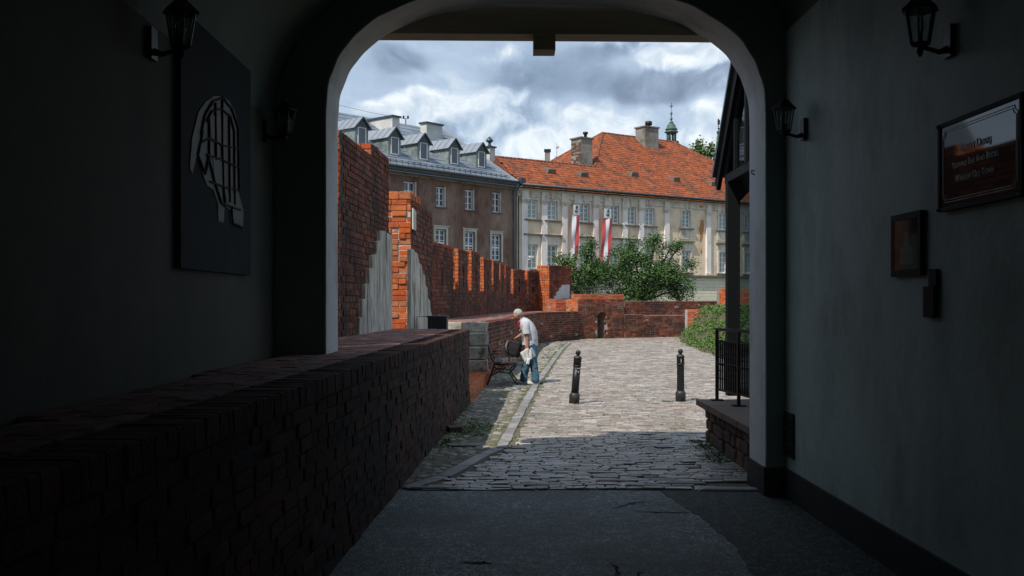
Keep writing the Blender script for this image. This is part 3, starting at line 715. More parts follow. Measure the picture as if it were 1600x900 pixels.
lay(pr, face(tp1, 3.36, 3.5, ch=.14, bl=.16, start=(.12, .12)) + face(tp0, 3.36, 3.5, ch=.14, bl=.24, depth=.12), M['brick_orange'], 'capping_brick')
plaster_slab('plaster_strip', [(642, 520), (642, 390), (646, 389), (648, 393), (653, 396), (655, 411), (659, 414), (661, 428), (664, 430), (665, 446), (668, 450), (669, 466), (672, 470), (673, 486), (675, 492), (677, 520)], p2x, .05, .06, pr, M['plaster_grey'])
sl = MB().box(p2x(16.8) - .012, p2x(16.8) + .05, 16.77, 16.80, 1.0, 2.51).build('plaster_edge', M['plaster_white'], pr)  # edge of the grey strip, its sunlit white put into the colour
# plaque
yp0, yp1 = on_side(644.5, 0, p2x, .03), on_side(651, 0, p2x, .03)
def zy(py, Y): return EYE + (HZ - py) / F * Y
MBp = MB().prism([(yp0, zy(358, yp0)), (yp1, zy(360, yp1)), (yp1, zy(331, yp1)), (yp0, zy(325, yp0))], p2x(17) + .012, p2x(17) + .035, 'yz')
plq = MBp.build('plaque', M['plaque'], pr)
ml = MB()
for i in range(9):
    z = zy(329, yp0) - .06 - i * .032
    ml.box(p2x(17) + .035, p2x(17) + .0365, yp0 + .04, yp1 - (.05 if i % 3 else .14), z, z + .009)
ml.build('faint_line', M['grey_line'], plq)

# crenellated wall
W3 = Path([(-2.0, 22.9), (-1.42, 27), (-.85, 33), (-.35, 38), (.05, 41.7), (.62, 43.2), (1.19, 44.3)])
cw = empty('crenellated_wall', (-1, 30, 1.2), 0, 'long curved brick battlement wall with slit merlons behind the paved ledge', 'wall')
mc = core(MB(), W3, 0, 1.94, .45)
its = face(W3, 1.15, 1.95, ch=.1, bl=.27)
slots = [(675, 709), (716, 731), (737, 750), (756, 768), (771, 780), (782, 788.3), (790, 798), (802, 820), (824, 843)]
ends = []
tops = []
dark = MB()
for a, b in slots:
    s0 = W3.at_px(a) if a > 675 else .35
    s1 = W3.at_px(b)
    p, d = W3.at(s0); 
    zt = 3.07 if a < 800 else 2.98
    if a == 737: zt = 3.15
    mid = s0 + (s1 - s0) * .52; hw = .09
    def sk_(s_, z, mid=mid, hw=hw): return abs(s_ - mid) < hw + .02 and 2.0 < z < 2.62
    # core with a real slit
    core(mc, W3, 1.94, zt - .03, .45, s0 + .01, mid - hw); core(mc, W3, 1.94, zt - .03, .45, mid + hw, s1)
    core(mc, W3, 1.94, 2.02, .45, mid - hw, mid + hw); core(mc, W3, 2.62, zt - .03, .45, mid - hw, mid + hw)
    core(dark, W3, 2.02, 2.62, .45, mid - hw, mid + hw, rec=.3)
    f1 = face(W3, 1.95, zt - .1, s0=s0, s1=s1, ch=.1, skip=sk_, start=(.1, .2), bl=.25)
    # split bricks never cross the slit: trim those that reach into it
    its += f1
    # capping
    tops += face(W3, zt - .1, zt, s0=s0, s1=s1, ch=.1, bl=.14, start=(.1, .1), out=.015)
    nr = Vector((d.y, -d.x)); q = p - nr * .45
    ep = Path([(q.x, q.y), (p.x, p.y)])
    ends += face(ep, 1.95, zt, ch=.1, bl=.24, depth=.11)
    tops += pave(W3, 0, .45, zt, s0=s0, s1=s1, th=.03)
mc.build('core', M['mortar_dark'], cw); dark.build('slit_back', M['mortar_dark'], cw)
lay(cw, its, M['brick_dark'], limit=290); lay(cw, ends, M['brick_orange'], 'end_brick', 'end_bricks', limit=200, minpx=5); lay(cw, tops, M['brick'], 'capping_brick', 'capping_bricks', limit=150)  # merlon sides in the shaded tone, merlon ends in the sunlit tone

# paved ledge in front of it
led = empty('brick_ledge', (0, 30, 0), 0, 'waist-high brick ledge with pinkish paved top curving round behind the bench', 'wall')
cm = core(MB(), PLAT, -.05, 1.143, 2.1); cm.build('core', M['mortar'], led)
its = face(PLAT, 0, 1.08, ch=.09, bl=.27, start=(.0, .0)) + face(PLAT, 1.08, 1.2, ch=.12, bl=.1, depth=.24, out=.012, stagger=False)
ls = pave(PLAT, .25, 2.0, 1.2, bl=.3, bw=.15)
lay(led, its, M['brick_dark'], limit=290); lay(led, ls, M['paver'], 'paving_brick', 'paving_bricks', limit=290)

# square tower stump at the end of the battlement
tw = empty('brick_turret', (1.5, 44.5, 0), 0, 'square brick turret stump with a sunlit edge at the end of the battlement wall', 'turret')
b_ = Vector((.86, -.51)).normalized(); a_ = Vector((-b_.y, b_.x)); cor = Vector((58 / F * 44, 44)); O_ = cor - b_ * .62
TE = Path([O_, cor]); TS = Path([cor, cor + a_ * 2.15])
core(MB(), TS, 0, 3.2, .62, s0=.01).build('core', M['mortar_dark'], tw)
lay(tw, face(TS, .6, 3.22, ch=.11, bl=.28, start=(.11, .22)) + pave(TS, 0, .62, 3.22, th=.03), M['brick'], limit=290); lay(tw, face(TE, 1.2, 3.22, ch=.11, bl=.26, depth=.11), M['brick_orange'], 'end_brick', limit=200, minpx=5)  # sunlight on the end face is put into its brick colour
def on_path(px, P0, d, off):
    n_ = Vector((d.y, -d.x)); A = P0 + n_ * off; k = (px - 800) / F
    u = (k * A.y - A.x) / (d.x - k * d.y); q = A + d * u; return q
def slab_on(name, pts, P0, d, off, th, root, mat_):
    n_ = Vector((d.y, -d.x)); V = []; B = []
    for px, py in pts:
        q = on_path(px, P0, d, off); z = zy(py, q.y); V.append((q.x, q.y, z)); r_ = q - n_ * th; B.append((r_.x, r_.y, z))
    n = len(pts); f = [tuple(range(n)), tuple(range(2 * n - 1, n - 1, -1))] + [(i, n + i, n + (i + 1) % n, (i + 1) % n) for i in range(n)]
    return MB().add(V + B, f).build(name, mat_, root)
slab_on('plaster_remnant', [(890, 466), (867, 467), (866.5, 464), (870, 462), (870, 456), (874, 455), (875, 450), (878, 449), (879, 445), (890, 445)], cor, a_, .05, .05, tw, M['plaster_white'])

# far stretch: niche block, low walls
def px_line(P0, d, px):
    k = (px - 800) / F; return (k * P0.y - P0.x) / (d.x - k * d.y)
FD = Vector((.86, .51)).normalized(); F0 = Vector((2.88, 42.5)); FN = Vector((FD.y, -FD.x))
def fseg(pa, pb, back=0.0):
    A = F0 - FN * back; ua, ub = px_line(A, FD, pa), px_line(A, FD, pb); return Path([A + FD * ua, A + FD * ub])
nb = empty('niche_wall', (4, 43, 0), 0, 'square brick block with a dark arched niche at the far end of the road', 'wall')
P_ = fseg(903, 975); ni = P_.at_px(940.5)
def in_niche(s_, z): return abs(s_ - ni) < .27 and z < (.95 + math.sqrt(max(0, .24 ** 2 - min(.24, abs(s_ - ni)) ** 2)) + .06)
c = MB(); core(c, P_, -.05, 1.67, 1.0, 0, ni - .24); core(c, P_, -.05, 1.67, 1.0, ni + .24, P_.L); core(c, P_, 1.19, 1.67, 1.0, ni - .24, ni + .24); core(c, P_, -.05, 1.19, 1.0, ni - .24, ni + .24, rec=.85)
for sg in (-1, 1):   # arch haunches
    for j in range(4):
        w_ = .24 * (1 - math.cos(math.asin(min(1, (j + .5) / 4)))); z = .95 + .24 * (j) / 4
        a0, a1 = (ni - .24, ni - .24 + w_) if sg < 0 else (ni + .24 - w_, ni + .24)
        core(c, P_, z, z + .06, 1.0, a0, a1)
c.build('core', M['mortar'], nb)
its = face(P_, 0, 1.72, ch=.1, bl=.26, skip=in_niche)
for j in range(9):   # ring of voussoirs
    t = math.pi * (j + .5) / 9; cs, cz = ni - math.cos(t) * .33, .93 + math.sin(t) * .31; c_, d = P_.at(cs)
    its.append(((c_.x + FN.x * .012 - FN.x * .06, c_.y + FN.y * .012 - FN.y * .06, cz), frame(d) @ Matrix.Rotation(t - math.pi / 2, 3, 'Y'), (.08, .12, .17), BR[0]))
lay(nb, its, M['brick_dark'], limit=290); lay(nb, pave(P_, 0, 1.0, 1.72, th=.03), M['paver'], 'paving_brick', 'paving_bricks', 90)
lp = Path([P_.p[0] - FN * 1.0, P_.p[0]])
lay(nb, face(lp, 1.2, 1.72, ch=.1, bl=.26), M['brick_orange'], 'side_brick', limit=60, minpx=4)
def far_wall(name, label, pa, pb, back, z0, z1, depth, bm, cat='wall', ch=.1, bl=.26, mort='mortar'):
    r_ = empty(name, (0, 0, 0), 0, label, cat); P = fseg(pa, pb, back); q, _ = P.at(P.L / 2); r_.location = (q.x, q.y, 0)
    core(MB(), P, z0 - .03, z1 - .03, depth).build('core', M[mort], r_)
    lay(r_, face(P, z0, z1, ch=ch, bl=bl) + face(Path([P.p[0] - FN * depth, P.p[0]]), max(z0, z1 - .8), z1, ch=ch, bl=bl), M[bm], limit=200); lay(r_, pave(P, .0, depth, z1 + .02, bl=.3, bw=.15, th=.035), M['paver'], 'paving_brick', 'paving_bricks', limit=90, minpx=6); return r_
far_wall('brick_wall', 'salmon brick block stepping up behind the ledge beside the niche', 868, 902.5, .9, 1.15, 1.72, .8, 'brick_new')
far_wall('brick_wall', 'upper brick layer set back on top of the niche block', 908, 975, 1.05, 1.2, 1.93, .8, 'brick_orange')
far_wall('brick_wall', 'low brick wall with thin pinkish top between niche block and red corner pier', 976, 1005, .0, 0, 1.03, 1.4, 'brick_dark')
far_wall('brick_wall', 'slightly lower brick wall with pinkish top, right next to the red corner pier', 1005.5, 1080, .0, 0, .97, 1.4, 'brick_dark')
far_wall('brick_wall', 'long upper brick wall below the green shrubs and cream building', 976, 1180, 1.6, 0, 1.62, .5, 'brick_dark')
# red corner pier
def simple_wall(name, label, x0, x1, Y, z0, z1, depth, bm, mort, ch=.12, bl=.36):
    r_ = empty(name, ((x0 + x1) / 2, Y, z0), 0, label, 'wall'); P = Path([(x0, Y), (x1, Y)])
    core(MB(), P, z0 - .05, z1 - .01, depth).build('core', M[mort], r_); Ls = Path([(x0, Y + depth), (x0, Y)])
    lay(r_, face(P, z0, z1, ch=ch, bl=bl, joint=.02) + pave(P, 0, depth, z1 + .01, th=.02), M[bm], limit=200); return r_
simple_wall('brick_wall', 'bright red brick wall with pale joints rising behind the grassy bank', 7.3, 8.42, 41.5, 0, 1.28, .5, 'brick_new', 'mortar_white')
simple_wall('brick_wall', 'taller step of the bright red brick wall next to the black post', 8.44, 11.5, 41.5, 0, 1.40, .5, 'brick_new', 'mortar_white')
simple_wall('brick_wall', 'small red brick pier sticking up behind the far wall beside the black post', 9.9, 11.5, 47.6, 0, 2.22, .5, 'brick_orange', 'mortar', ch=.1, bl=.26)

# grassy bank
bk = MB(); nx, ny = 26, 40; V = []
def bank_z(u, v):
    return max(-.05, min(1.25, (u * .92) * (1 - .18 * math.sin(v * 5)) + .10 * math.sin(u * 6 + v * 9) * min(1, u))) 
def bank_p(u, t):
    Y = 29.2 + t * 12.0; toe = 6.02 + (Y - 29.5) * .082 + .10 * math.sin(Y * 1.7); e = min(1, (Y - 29.1) / 1.2) ** .5
    return (toe + u - .1, Y, bank_z(u * e - .02, t))
for j in range(ny + 1):
    for i in range(nx + 1): V.append(bank_p(5 * i / nx, j / ny))
bk.add(V, [(j * (nx + 1) + i, j * (nx + 1) + i + 1, (j + 1) * (nx + 1) + i + 1, (j + 1) * (nx + 1) + i) for j in range(ny) for i in range(nx)], True)
b0 = len(bk.v); tag(bk.build('earth_bank', M['soil']), kind='structure')

# ================================================================ HOUSES
class Fac:
    def __init__(s, A, ang):
        s.A = Vector(A); s.d = Vector((math.cos(ang), math.sin(ang))); s.i = Vector((-s.d.y, s.d.x)); s.ang = ang
    def u(s, px, D=0):
        k = (px - 800) / F; P = s.A + s.i * D; return (k * P.y - P.x) / (s.d.x - k * s.d.y)
    def Y(s, u, D=0): return (s.A + s.d * u + s.i * D).y
    def z(s, px, py, D=0): return EYE + (HZ - py) / F * s.Y(s.u(px, D), D)
    def roof(s, px, py, z0, slope):
        """u, D where the ray meets the plane z = z0 + slope*D"""
        k = (px - 800) / F; q = (HZ - py) / F
        # (A+du+iD).x = k*(...).y ; z0+slope*D = EYE + q*(...).y
        a = np.array([[s.d.x - k * s.d.y, s.i.x - k * s.i.y], [-q * s.d.y, slope - q * s.i.y]]); b = np.array([k * s.A.y - s.A.x, EYE + q * s.A.y - z0])
        r = np.linalg.solve(a, b); return float(r[0]), float(r[1])
def wall_holes(x0, x1, z0, z1, holes, rev=.25):
    m = MB(); xs = sorted({x0, x1, *[h[0] for h in holes], *[h[1] for h in holes]}); zs = sorted({z0, z1, *[h[2] for h in holes], *[h[3] for h in holes]})
    for a, b in zip(xs, xs[1:]):
        for c, d in zip(zs, zs[1:]):
            mx_, mz_ = (a + b) / 2, (c + d) / 2
            if any(h[0] < mx_ < h[1] and h[2] < mz_ < h[3] for h in holes): continue
            m.add([(a, 0, c), (b, 0, c), (b, 0, d), (a, 0, d)], [(0, 1, 2, 3)])
    for a, b, c, d in holes:
        m.add([(a, 0, c), (b, 0, c), (b, rev, c), (a, rev, c)], [(0, 1, 2, 3)]); m.add([(a, 0, d), (b, 0, d), (b, rev, d), (a, rev, d)], [(0, 3, 2, 1)])
        m.add([(a, 0, c), (a, rev, c), (a, rev, d), (a, 0, d)], [(0, 1, 2, 3)]); m.add([(b, 0, c), (b, rev, c), (b, rev, d), (b, 0, d)], [(0, 3, 2, 1)])
    return m
def window(root, u, z, w, h, rec, cols=2, rows=4, fm='white_frame', pm='pane_green', transom=None, curtain=None, fw=.07):
    """frame with leaves and glazing bars; pane, sill and curtain under it. u,z = centre of the bottom edge"""
    m = MB(); x0, x1, z1 = u - w / 2, u + w / 2, z + h; y = rec
    for a, b, c, d in ((x0, x0 + fw, z, z1), (x1 - fw, x1, z, z1), (x0 + fw, x1 - fw, z, z + fw), (x0 + fw, x1 - fw, z1 - fw, z1)): m.box(a, b, y, y + .08, c, d)
    for k in range(1, cols): xx = x0 + w * k / cols; m.box(xx - .05, xx + .05, y - .012, y + .06, z + fw, z1 - fw)
    tz = []
    if transom: tz = [z + h * transom]; m.box(x0 + fw, x1 - fw, y - .02, y + .06, tz[0] - .06, tz[0] + .06)
    for k in range(1, rows):
        zz = z + h * k / rows
        if tz and abs(zz - tz[0]) < .15: continue
        m.box(x0 + fw, x1 - fw, y + .012, y + .045, zz - .022, zz + .022)
    f = m.build('window', M[fm], root, True)
    MB().box(x0 + .02, x1 - .02, y + .05, y + .058, z + .02, z1 - .02).build('pane', M[pm], f, True)
    if curtain:
        MB().box(x0 + .05, x1 - .05, y + .12, y + .14, z + (curtain if curtain < 1 else 0) * h * .0, z1 - .05).build('curtain', M['curtain'], f, True)
    return f
TILE = unit_piece(77, .04, .03)
def tile_roof(root, z0, slope, inside, u0, u1, D0, D1, flip=None, name='roof_tiles', tw=.24, th=.34, mname='tile'):
    """rows of tiles on the plane z=z0+slope*D; flip maps (u,D,z)->local"""
    items = []; L = math.hypot(1, slope); ang = math.atan(slope); D = D0; r = 0
    while D < D1:
        off = rng.uniform(0, tw); u = u0 + off
        while u < u1:
            if inside(u, D):
                items.append((u, D + rng.uniform(-.02, .02), rng.uniform(-.012, .012), rng.uniform(-.04, .04)))
            u += tw
        D += th / L; r += 1
    bv, bf = as_np(TILE); V = []; Fs = []; b = 0
    for u, D, dz, tl in items:
        Rm = np.array(Matrix.Rotation(ang - .07 + tl * .5, 3, 'X') @ Matrix.Rotation(tl, 3, 'Z'))
        v = (bv * np.array([tw * .96, th * 1.12, .035])[None, :]) @ Rm.T + np.array([u, D, z0 + slope * D + .03 + dz])[None, :]
        if flip: v = np.array([flip(*q) for q in v])
        V.append(v); Fs += [[b + i for i in f] for f in bf]; b += len(bv)
    me = bpy.data.meshes.new(name); me.from_pydata(np.concatenate(V).tolist(), [], Fs); me.update()
    return tag(link(name, me, M[mname], root, True), kind='stuff')

# ---- brown house with tin roof
BA = math.atan2(.75, .66); B = Fac((.24, 75), BA)
bh = empty('brown_house', (.24, 75, 0), BA, 'brown plastered town house with grey tin roof and a row of dormers', 'house')
uL = -26.0; ZE = 10.62; SL = .603; DR = 7.96
def zr(D): return ZE + SL * D
wins = []
for px, py0, py1, w in ((641, 283, 326, 1.15), (689, 291, 323, .95), (734, 296, 328, .95), (776.5, 300, 332, .95)):
    u = B.u(px); wins.append((u, B.z(px, py1), B.z(px, py0), w, 'up'))
for px, py0, py1, w in ((688.5, 358, 400, 1.05), (734, 362, 405, 1.05), (775.5, 366, 407, 1.05), (641, 352, 392, 1.05)):
    u = B.u(px); wins.append((u, B.z(px, py1), B.z(px, py0), w, 'low'))
holes = [(u - w / 2, u + w / 2, z0, z1) for u, z0, z1, w, k in wins]
wall = wall_holes(uL, 0, 0, 10.4, holes, .3); wall.box(uL, 0, .35, 15.9, 0, 10.35).build('wall', M['stucco_brown'], bh, True)
MB().add([(0.02, 0, 0), (0.02, 16, 0), (0.02, 16, 10.5), (.02, 8, 15.2), (.02, 0, 10.5)], [(0, 1, 2, 3, 4)]).build('gable', M['stucco_brown'], bh, True)
for u, z0, z1, w, k in wins:
    if k == 'up':
        f = window(bh, u, z0, w - .06, z1 - z0 - .03, .2, 2, 3, pm='pane', fw=.09)
        MB().box(u + w / 2 - .012, u + w / 2 + .012, -.01, .2, z0, z1).box(u - w / 2 - .06, u + w / 2 + .1, -.08, .05, z0 - .09, z0 - .005).build('sill', M['sill'], f, True)
        MB().box(u + w / 2 - .10, u + w / 2 - .015, .0, .2, z0 + .01, z1 - .01).build('reveal', M['cream_frame'], f, True)
    else:
        f = window(bh, u, z0, w - .04, z1 - z0 - .03, .14, 2, 5, pm='pane', transom=.5, fw=.08)
        t = .17
        MB().box(u - w / 2 - t, u - w / 2, -.05, .1, z0 - .1, z1 + t).box(u + w / 2, u + w / 2 + t, -.05, .1, z0 - .1, z1 + t).box(u - w / 2, u + w / 2, -.05, .1, z1, z1 + t).box(u - w / 2 - t - .08, u + w / 2 + t + .08, -.10, .02, z1 + t, z1 + t + .07).build('surround', M['cream_frame'], f, True)
# cornice, gutter, snow guard, downpipes
c = MB()
for z0, z1, o in ((10.0, 10.12, .12), (10.12, 10.27, .22), (10.27, 10.38, .32), (10.38, 10.5, .42)): c.box(uL, .25, -o, .05, z0, z1)
c.build('cornice', M['cornice'], bh, True)
MB().tube([(uL, -.52, 10.52), (.35, -.52, 10.52)], .095, 8).build('gutter', M['gutter'], bh, True)
gsn = MB()
for zz in (.14, .26): gsn.tube([(uL, .28, zr(.28) + zz), (-.2, .28, zr(.28) + zz)], .014, 4)
k = uL
while k < -.2: gsn.bar((k, .28, zr(.28)), (k, .28, zr(.28) + .3), .025); gsn.bar((k, .28, zr(.28) + .26), (k, .6, zr(.6)), .02); k += .55
gsn.build('snow_guard', M['iron_worn'], bh, True)
MB().tube([(-.2, -.5, 10.45), (-.2, -.3, 10.1), (-.2, -.12, 9.9), (-.2, -.12, 0)], .06, 8).build('downpipe', M['downpipe'], bh, True)
MB().tube([(.22, -.15, 10.4), (.22, -.13, 0)], .055, 8).build('downpipe', M['gutter'], bh, True)
MB().tube([(-13.5, -.1, 10.0), (-13.5, -.1, 0)], .03, 6).build('cable', M['stucco_brown'], bh, True)
# roof: deck, tin sheets as pieces, verge
dk = MB(); dk.prism([(-.5, zr(-.5) - .12), (DR, zr(DR) - .12), (16.4, zr(-.5) - .12), (16.4, zr(-.5) - .16), (-.5, zr(-.5) - .16)], uL, .1, 'yz'); dk.build('roof_deck', M['tin'], bh, True)
sheets = []; sh_ang = math.atan(SL); cL = math.cos(sh_ang)
SH = unit_piece(90, .004, .001)
D = -.45; r = 0
inv_items = []
while D < DR - .1:
    dd = min(.62, DR - D); u = uL + (.0 if r % 2 else .6)
    while u < .05:
        l = min(1.2, .05 - u)
        if l > .15:
            cc = (u + l / 2, D + dd / 2, zr(D + dd / 2) - .045 + rng.uniform(-.004, .004))
            inv_items.append((cc, l, dd))
        u += 1.2
    D += .62; r += 1
Mb = Matrix.Translation((.24, 75, 0)) @ Matrix.Rotation(BA, 4, 'Z')
items = []
for cc, l, dd in inv_items:
    wc = Mb @ Vector(cc); Rm = (Mb.to_3x3() @ Matrix.Rotation(sh_ang - .035 + rng.uniform(-.004, .004), 3, 'X') @ Matrix.Rotation(rng.uniform(-.006, .006), 3, 'Y'))
    items.append((tuple(wc), Rm, (l - .012, dd / cL + .03, .022), SH))
lay(bh, items, M['tin'], 'roof_sheet', 'roof_sheets', 300, 5)
vb = MB(); 
vb.bar((.16, -.55, zr(-.55) + .03), (.16, DR, zr(DR) + .03), .26, .22); vb.bar((.16, DR, zr(DR) + .03), (.16, 16.4, zr(-.45) + .03), .26, .2)
vb.build('verge', M['tin_light'], bh, True)
MB().box(-.1, .42, -.7, -.38, 10.42, 10.85).build('verge_end', M['gutter'], bh, True)
# dormers: one built, the rest copied
def dormer():
    """local origin at the bottom centre of its front; y inward"""
    o = bpy.data.objects.new('dormer', None)
    hw, eh, rise, t = .56, 1.28, .62, SL
    dE = eh / t; dR_ = (eh + rise) / t
    m = MB()
    m.add([(-hw, 0, -.05), (-hw, dE, eh), (-hw, 0, eh)], [(0, 1, 2)]); m.add([(hw, 0, -.05), (hw, dE, eh), (hw, 0, eh)], [(0, 2, 1)])
    return hw, eh, rise, dE, dR_, m
hw, eh, rise, dE, dR_, cm_ = dormer()
def build_dormer(u, D):
    z0 = zr(D) - .02
    def sh(m):
        m.v = [(x + u, y + D, z + z0) for x, y, z in m.v]; return m
    ck = MB(); ck.add([(-hw, 0, -.05), (-hw, dE, eh), (-hw, 0, eh)], [(0, 1, 2)]); ck.add([(hw, 0, -.05), (hw, dE, eh), (hw, 0, eh)], [(0, 2, 1)])
    ck.box(-hw, -.36, -.02, .05, -.05, eh); ck.box(.36, hw, -.02, .05, -.05, eh); ck.box(-.36, .36, -.02, .05, -.05, .04)
    d_ = sh(ck).build('dormer', M['tin_cheek'], bh, True)
    o = .20; ov = .16
    rf = MB()
    for sg in (-1, 1):
        a = (0, -o, eh + rise + .03); b = (sg * (hw + ov), -o, eh - ov * rise / hw + .05); c1 = (sg * (hw + ov), dE - .1, eh - ov * rise / hw + .05); c2 = (0, dR_, eh + rise + .03)
        vs = [a, b, c1, c2] + [(x, y, z - .04) for x, y, z in (a, b, c1, c2)]
        rf.add(vs, [(0, 1, 2, 3), (4, 7, 6, 5), (0, 4, 5, 1), (1, 5, 6, 2)])
        for k in range(1, 5):
            yy = -o + k * .62
            if yy < dE: rf.bar((0, yy, eh + rise + .05), (sg * (hw + ov), yy, eh - ov * rise / hw + .07), .025, .04)
    sh(rf).build('dormer_roof', M['tin_light'], d_, True)
    gb = MB().prism([(-hw - .06, eh - .04), (hw + .06, eh - .04), (0, eh + rise)], -.12, -.02, 'xz')
    for sg in (-1, 1): gb.bar((0, -.19, eh + rise - .02), (sg * (hw + ov), -.19, eh - ov * rise / hw), .06, .1)
    sh(gb).build('gable', M['gutter'], d_, True)
    w = MB()
    for a, b, c, e in ((-.36, -.29, .04, 1.24), (.29, .36, .04, 1.24), (-.29, .29, .04, .11), (-.29, .29, 1.17, 1.24)): w.box(a, b, -.05, .02, c, e)
    sh(w).build('window_frame', M['white_frame'], d_, True)
    sh(MB().box(-.3, .3, -.01, 0, .06, 1.2)).build('pane', M['pane'], d_, True)
for px, py in ((565, 228), (616.5, 243), (661.5, 251), (709.5, 258), (752, 263)):
    u, D = B.roof(px, py - 1, ZE, SL); build_dormer(u, D)
def chimney(root, Fc, px, py_top, D, lu, lD, ztop_off, zbase, m1, cap, name='chimney', h=None):
    u = Fc.u(px, D); zt = EYE + (HZ - py_top) / F * Fc.Y(u, D)
    c_ = MB().box(u - lu / 2, u + lu / 2, D - lD / 2, D + lD / 2, zbase, zt - .12).build(name, M[m1], root, True)
    MB().box(u - lu / 2 - .1, u + lu / 2 + .1, D - lD / 2 - .1, D + lD / 2 + .1, zt - .12, zt).build('cap', M[cap], c_, True)
    return u, zt, c_
chimney(bh, B, 600, 184, 5.8, .7, 2.6, 0, 12.5, 'chimney_white', 'gutter')
chimney(bh, B, 674, 193, 6.6, 1.7, .7, 0, 13.2, 'chimney_white', 'gutter')
u_, zt_, c_ = chimney(bh, B, 765, 229, 5.0, .62, .62, 0, 12, 'chimney_white', 'gutter')
MB().lathe([(.13, 0), (.16, .1), (.1, .2), (.12, .3), (.3, .42), (.3, .5), (.05, .8), (.0, .82)], (u_, 5.0, zt_), 10).build('cowl', M['gutter'], c_, True)
# little weather instrument on the ridge
u_ = B.u(634, DR); zz = EYE + (HZ - 190) / F * B.Y(u_, DR)
w_ = MB().bar((u_, DR, zz - .3), (u_, DR, zz + .2), .05).bar((u_ - .22, DR, zz + .2), (u_ + .22, DR, zz + .28), .03).box(u_ - .28, u_ - .18, DR - .05, DR + .05, zz + .2, zz + .42).box(u_ + .18, u_ + .28, DR - .05, DR + .05, zz + .25, zz + .48)
w_.build('weather_vane', M['iron'], bh, True)
MB().tube([(B.u(529, DR), DR, B.z(529, 164, DR)), (B.u(580, DR), DR, B.z(580, 176, DR)), (u_, DR, zz + .2)], .012, 4).build('wire', M['iron'], bh, True)

# ---- cream palace with red tile roof
CA = math.atan2(.577, .82); Cf = Fac((.39, 75.02), CA)
ch_ = empty('cream_house', (.39, 75.02, 0), CA, 'long cream and white classical house with pilasters under a red tiled hip roof', 'house')
UR = 33.1; ZC = 10.45; SC = .75
wr = [831.5, 862.5, 913, 959.5, 986, 1015, 1072, 1129.5]
WW, WZ0, WZ1 = 1.0, 7.9, 9.35
LZ0, LZ1 = 4.1, 5.95
cw_ = [Cf.u(p) for p in wr] + [Cf.u(1129.5) + 3.3, Cf.u(1129.5) + 6.6]
holes = [(u - WW / 2, u + WW / 2, WZ0, WZ1) for u in cw_] + [(u - WW / 2, u + WW / 2, LZ0, LZ1) for u in cw_]
wall = wall_holes(0, UR, 3.85, 10.2, holes, .22); wall.box(0, UR, .35, 16.7, 0, 10.15).build('wall', M['cream'], ch_, True)
MB().add([(.01, 0, 3.8), (.01, 16, 3.8), (.01, 16, 10.2), (.01, 0, 10.2)], [(0, 1, 2, 3)]).build('side_wall', M['cream'], ch_, True)
for i, u in enumerate(cw_):
    for z0, z1, up in ((WZ0, WZ1, True), (LZ0, LZ1, False)):
        f = window(ch_, u, z0, WW, z1 - z0, .12, 2, 4, pm='pane_green', fw=.1)
        s_ = MB(); t = .2
        s_.box(u - WW / 2 - t, u - WW / 2, -.05, .06, z0 - .04, z1 + t); s_.box(u + WW / 2, u + WW / 2 + t, -.05, .06, z0 - .04, z1 + t); s_.box(u - WW / 2, u + WW / 2, -.05, .06, z1, z1 + t)
        if not up:
            s_.box(u - WW / 2 - t - .02, u + WW / 2 + t + .02, -.06, .02, z1 + t, z1 + t + .5)
        s_.build('surround', M['entab'], f, True)
        q = MB().box(u - WW / 2 - .32, u + WW / 2 + .32, -.2, .02, z0 - .14, z0 - .04)
        if not up: q.box(u - WW / 2 - .38, u + WW / 2 + .38, -.24, .02, z1 + t + .5, z1 + t + .6)
        q.build('sill', M['sill'], f, True)
        if i >= 5 and up:
            MB().box(u - WW / 2 - .25, u + WW / 2 + .25, -.04, .02, z0 - .95, z0 - .14).build('apron', M['entab'], f, True)
pil = [818.5, 849.5, 881, 900.5, 930, 947.5, 975.5, 1001, 1041, 1106]
up = [Cf.u(p) for p in pil] + [Cf.u(1106) + 6.2]
for u in up:
    w = .27
    p_ = MB().box(u - w, u + w, -.14, .02, 4.05, 9.05).build('pilaster', M['pilaster'], ch_, True)
    MB().box(u - w - .04, u + w + .04, -.18, .02, 9.05, 9.13).box(u - w - .08, u + w + .08, -.22, .02, 9.21, 9.3).box(u - w - .03, u + w + .03, -.17, .02, 9.13, 9.21).box(u - w - .12, u + w + .12, -.26, .02, 9.3, 9.4).build('capital', M['entab'], p_, True)
    MB().box(u - w - .1, u + w + .1, -.22, .02, 3.86, 4.05).build('base', M['entab'], p_, True)
e_ = MB(); e_.box(0, UR, -.1, .02, 9.56, 9.72); e_.box(0, UR, -.06, .02, 9.72, 10.0); e_.box(0, UR, -.16, .02, 10.0, 10.08); e_.box(0, UR, -.3, .02, 10.08, 10.2); e_.box(0, UR, -.42, .02, 10.2, 10.32)
e_.build('entablature', M['entab'], ch_, True)
for u in up: MB().box(u - .33, u + .33, -.22, .02, 9.4, 9.99).build('entablature_block', M['entab'], ch_, True)
for u in cw_:
    m_ = MB().box(u - .2, u + .2, -.17, .02, 9.62, 9.99)
    for k in (-1, 0, 1): m_.box(u - .035 + k * .13, u + .035 + k * .13, -.21, -.16, 9.66, 9.95)
    m_.box(u - .12, u + .12, -.17, .02, 9.5, 9.62); m_.build('triglyph', M['entab'], ch_, True)
MB().box(0, UR, -.34, .02, 3.68, 3.82).build('string_course', M['sill'], ch_, True)
for k in range(13):
    MB().box(0, UR, -.09 - .003 * (k % 2), .35, .04 + k * .28, .04 + k * .28 + .262).build('rusticated_band', M['pale_render'], ch_, True)
MB().box(0, UR, -.06, .3, 0, 3.68).build('lower_wall', M['cornice'], ch_, True)
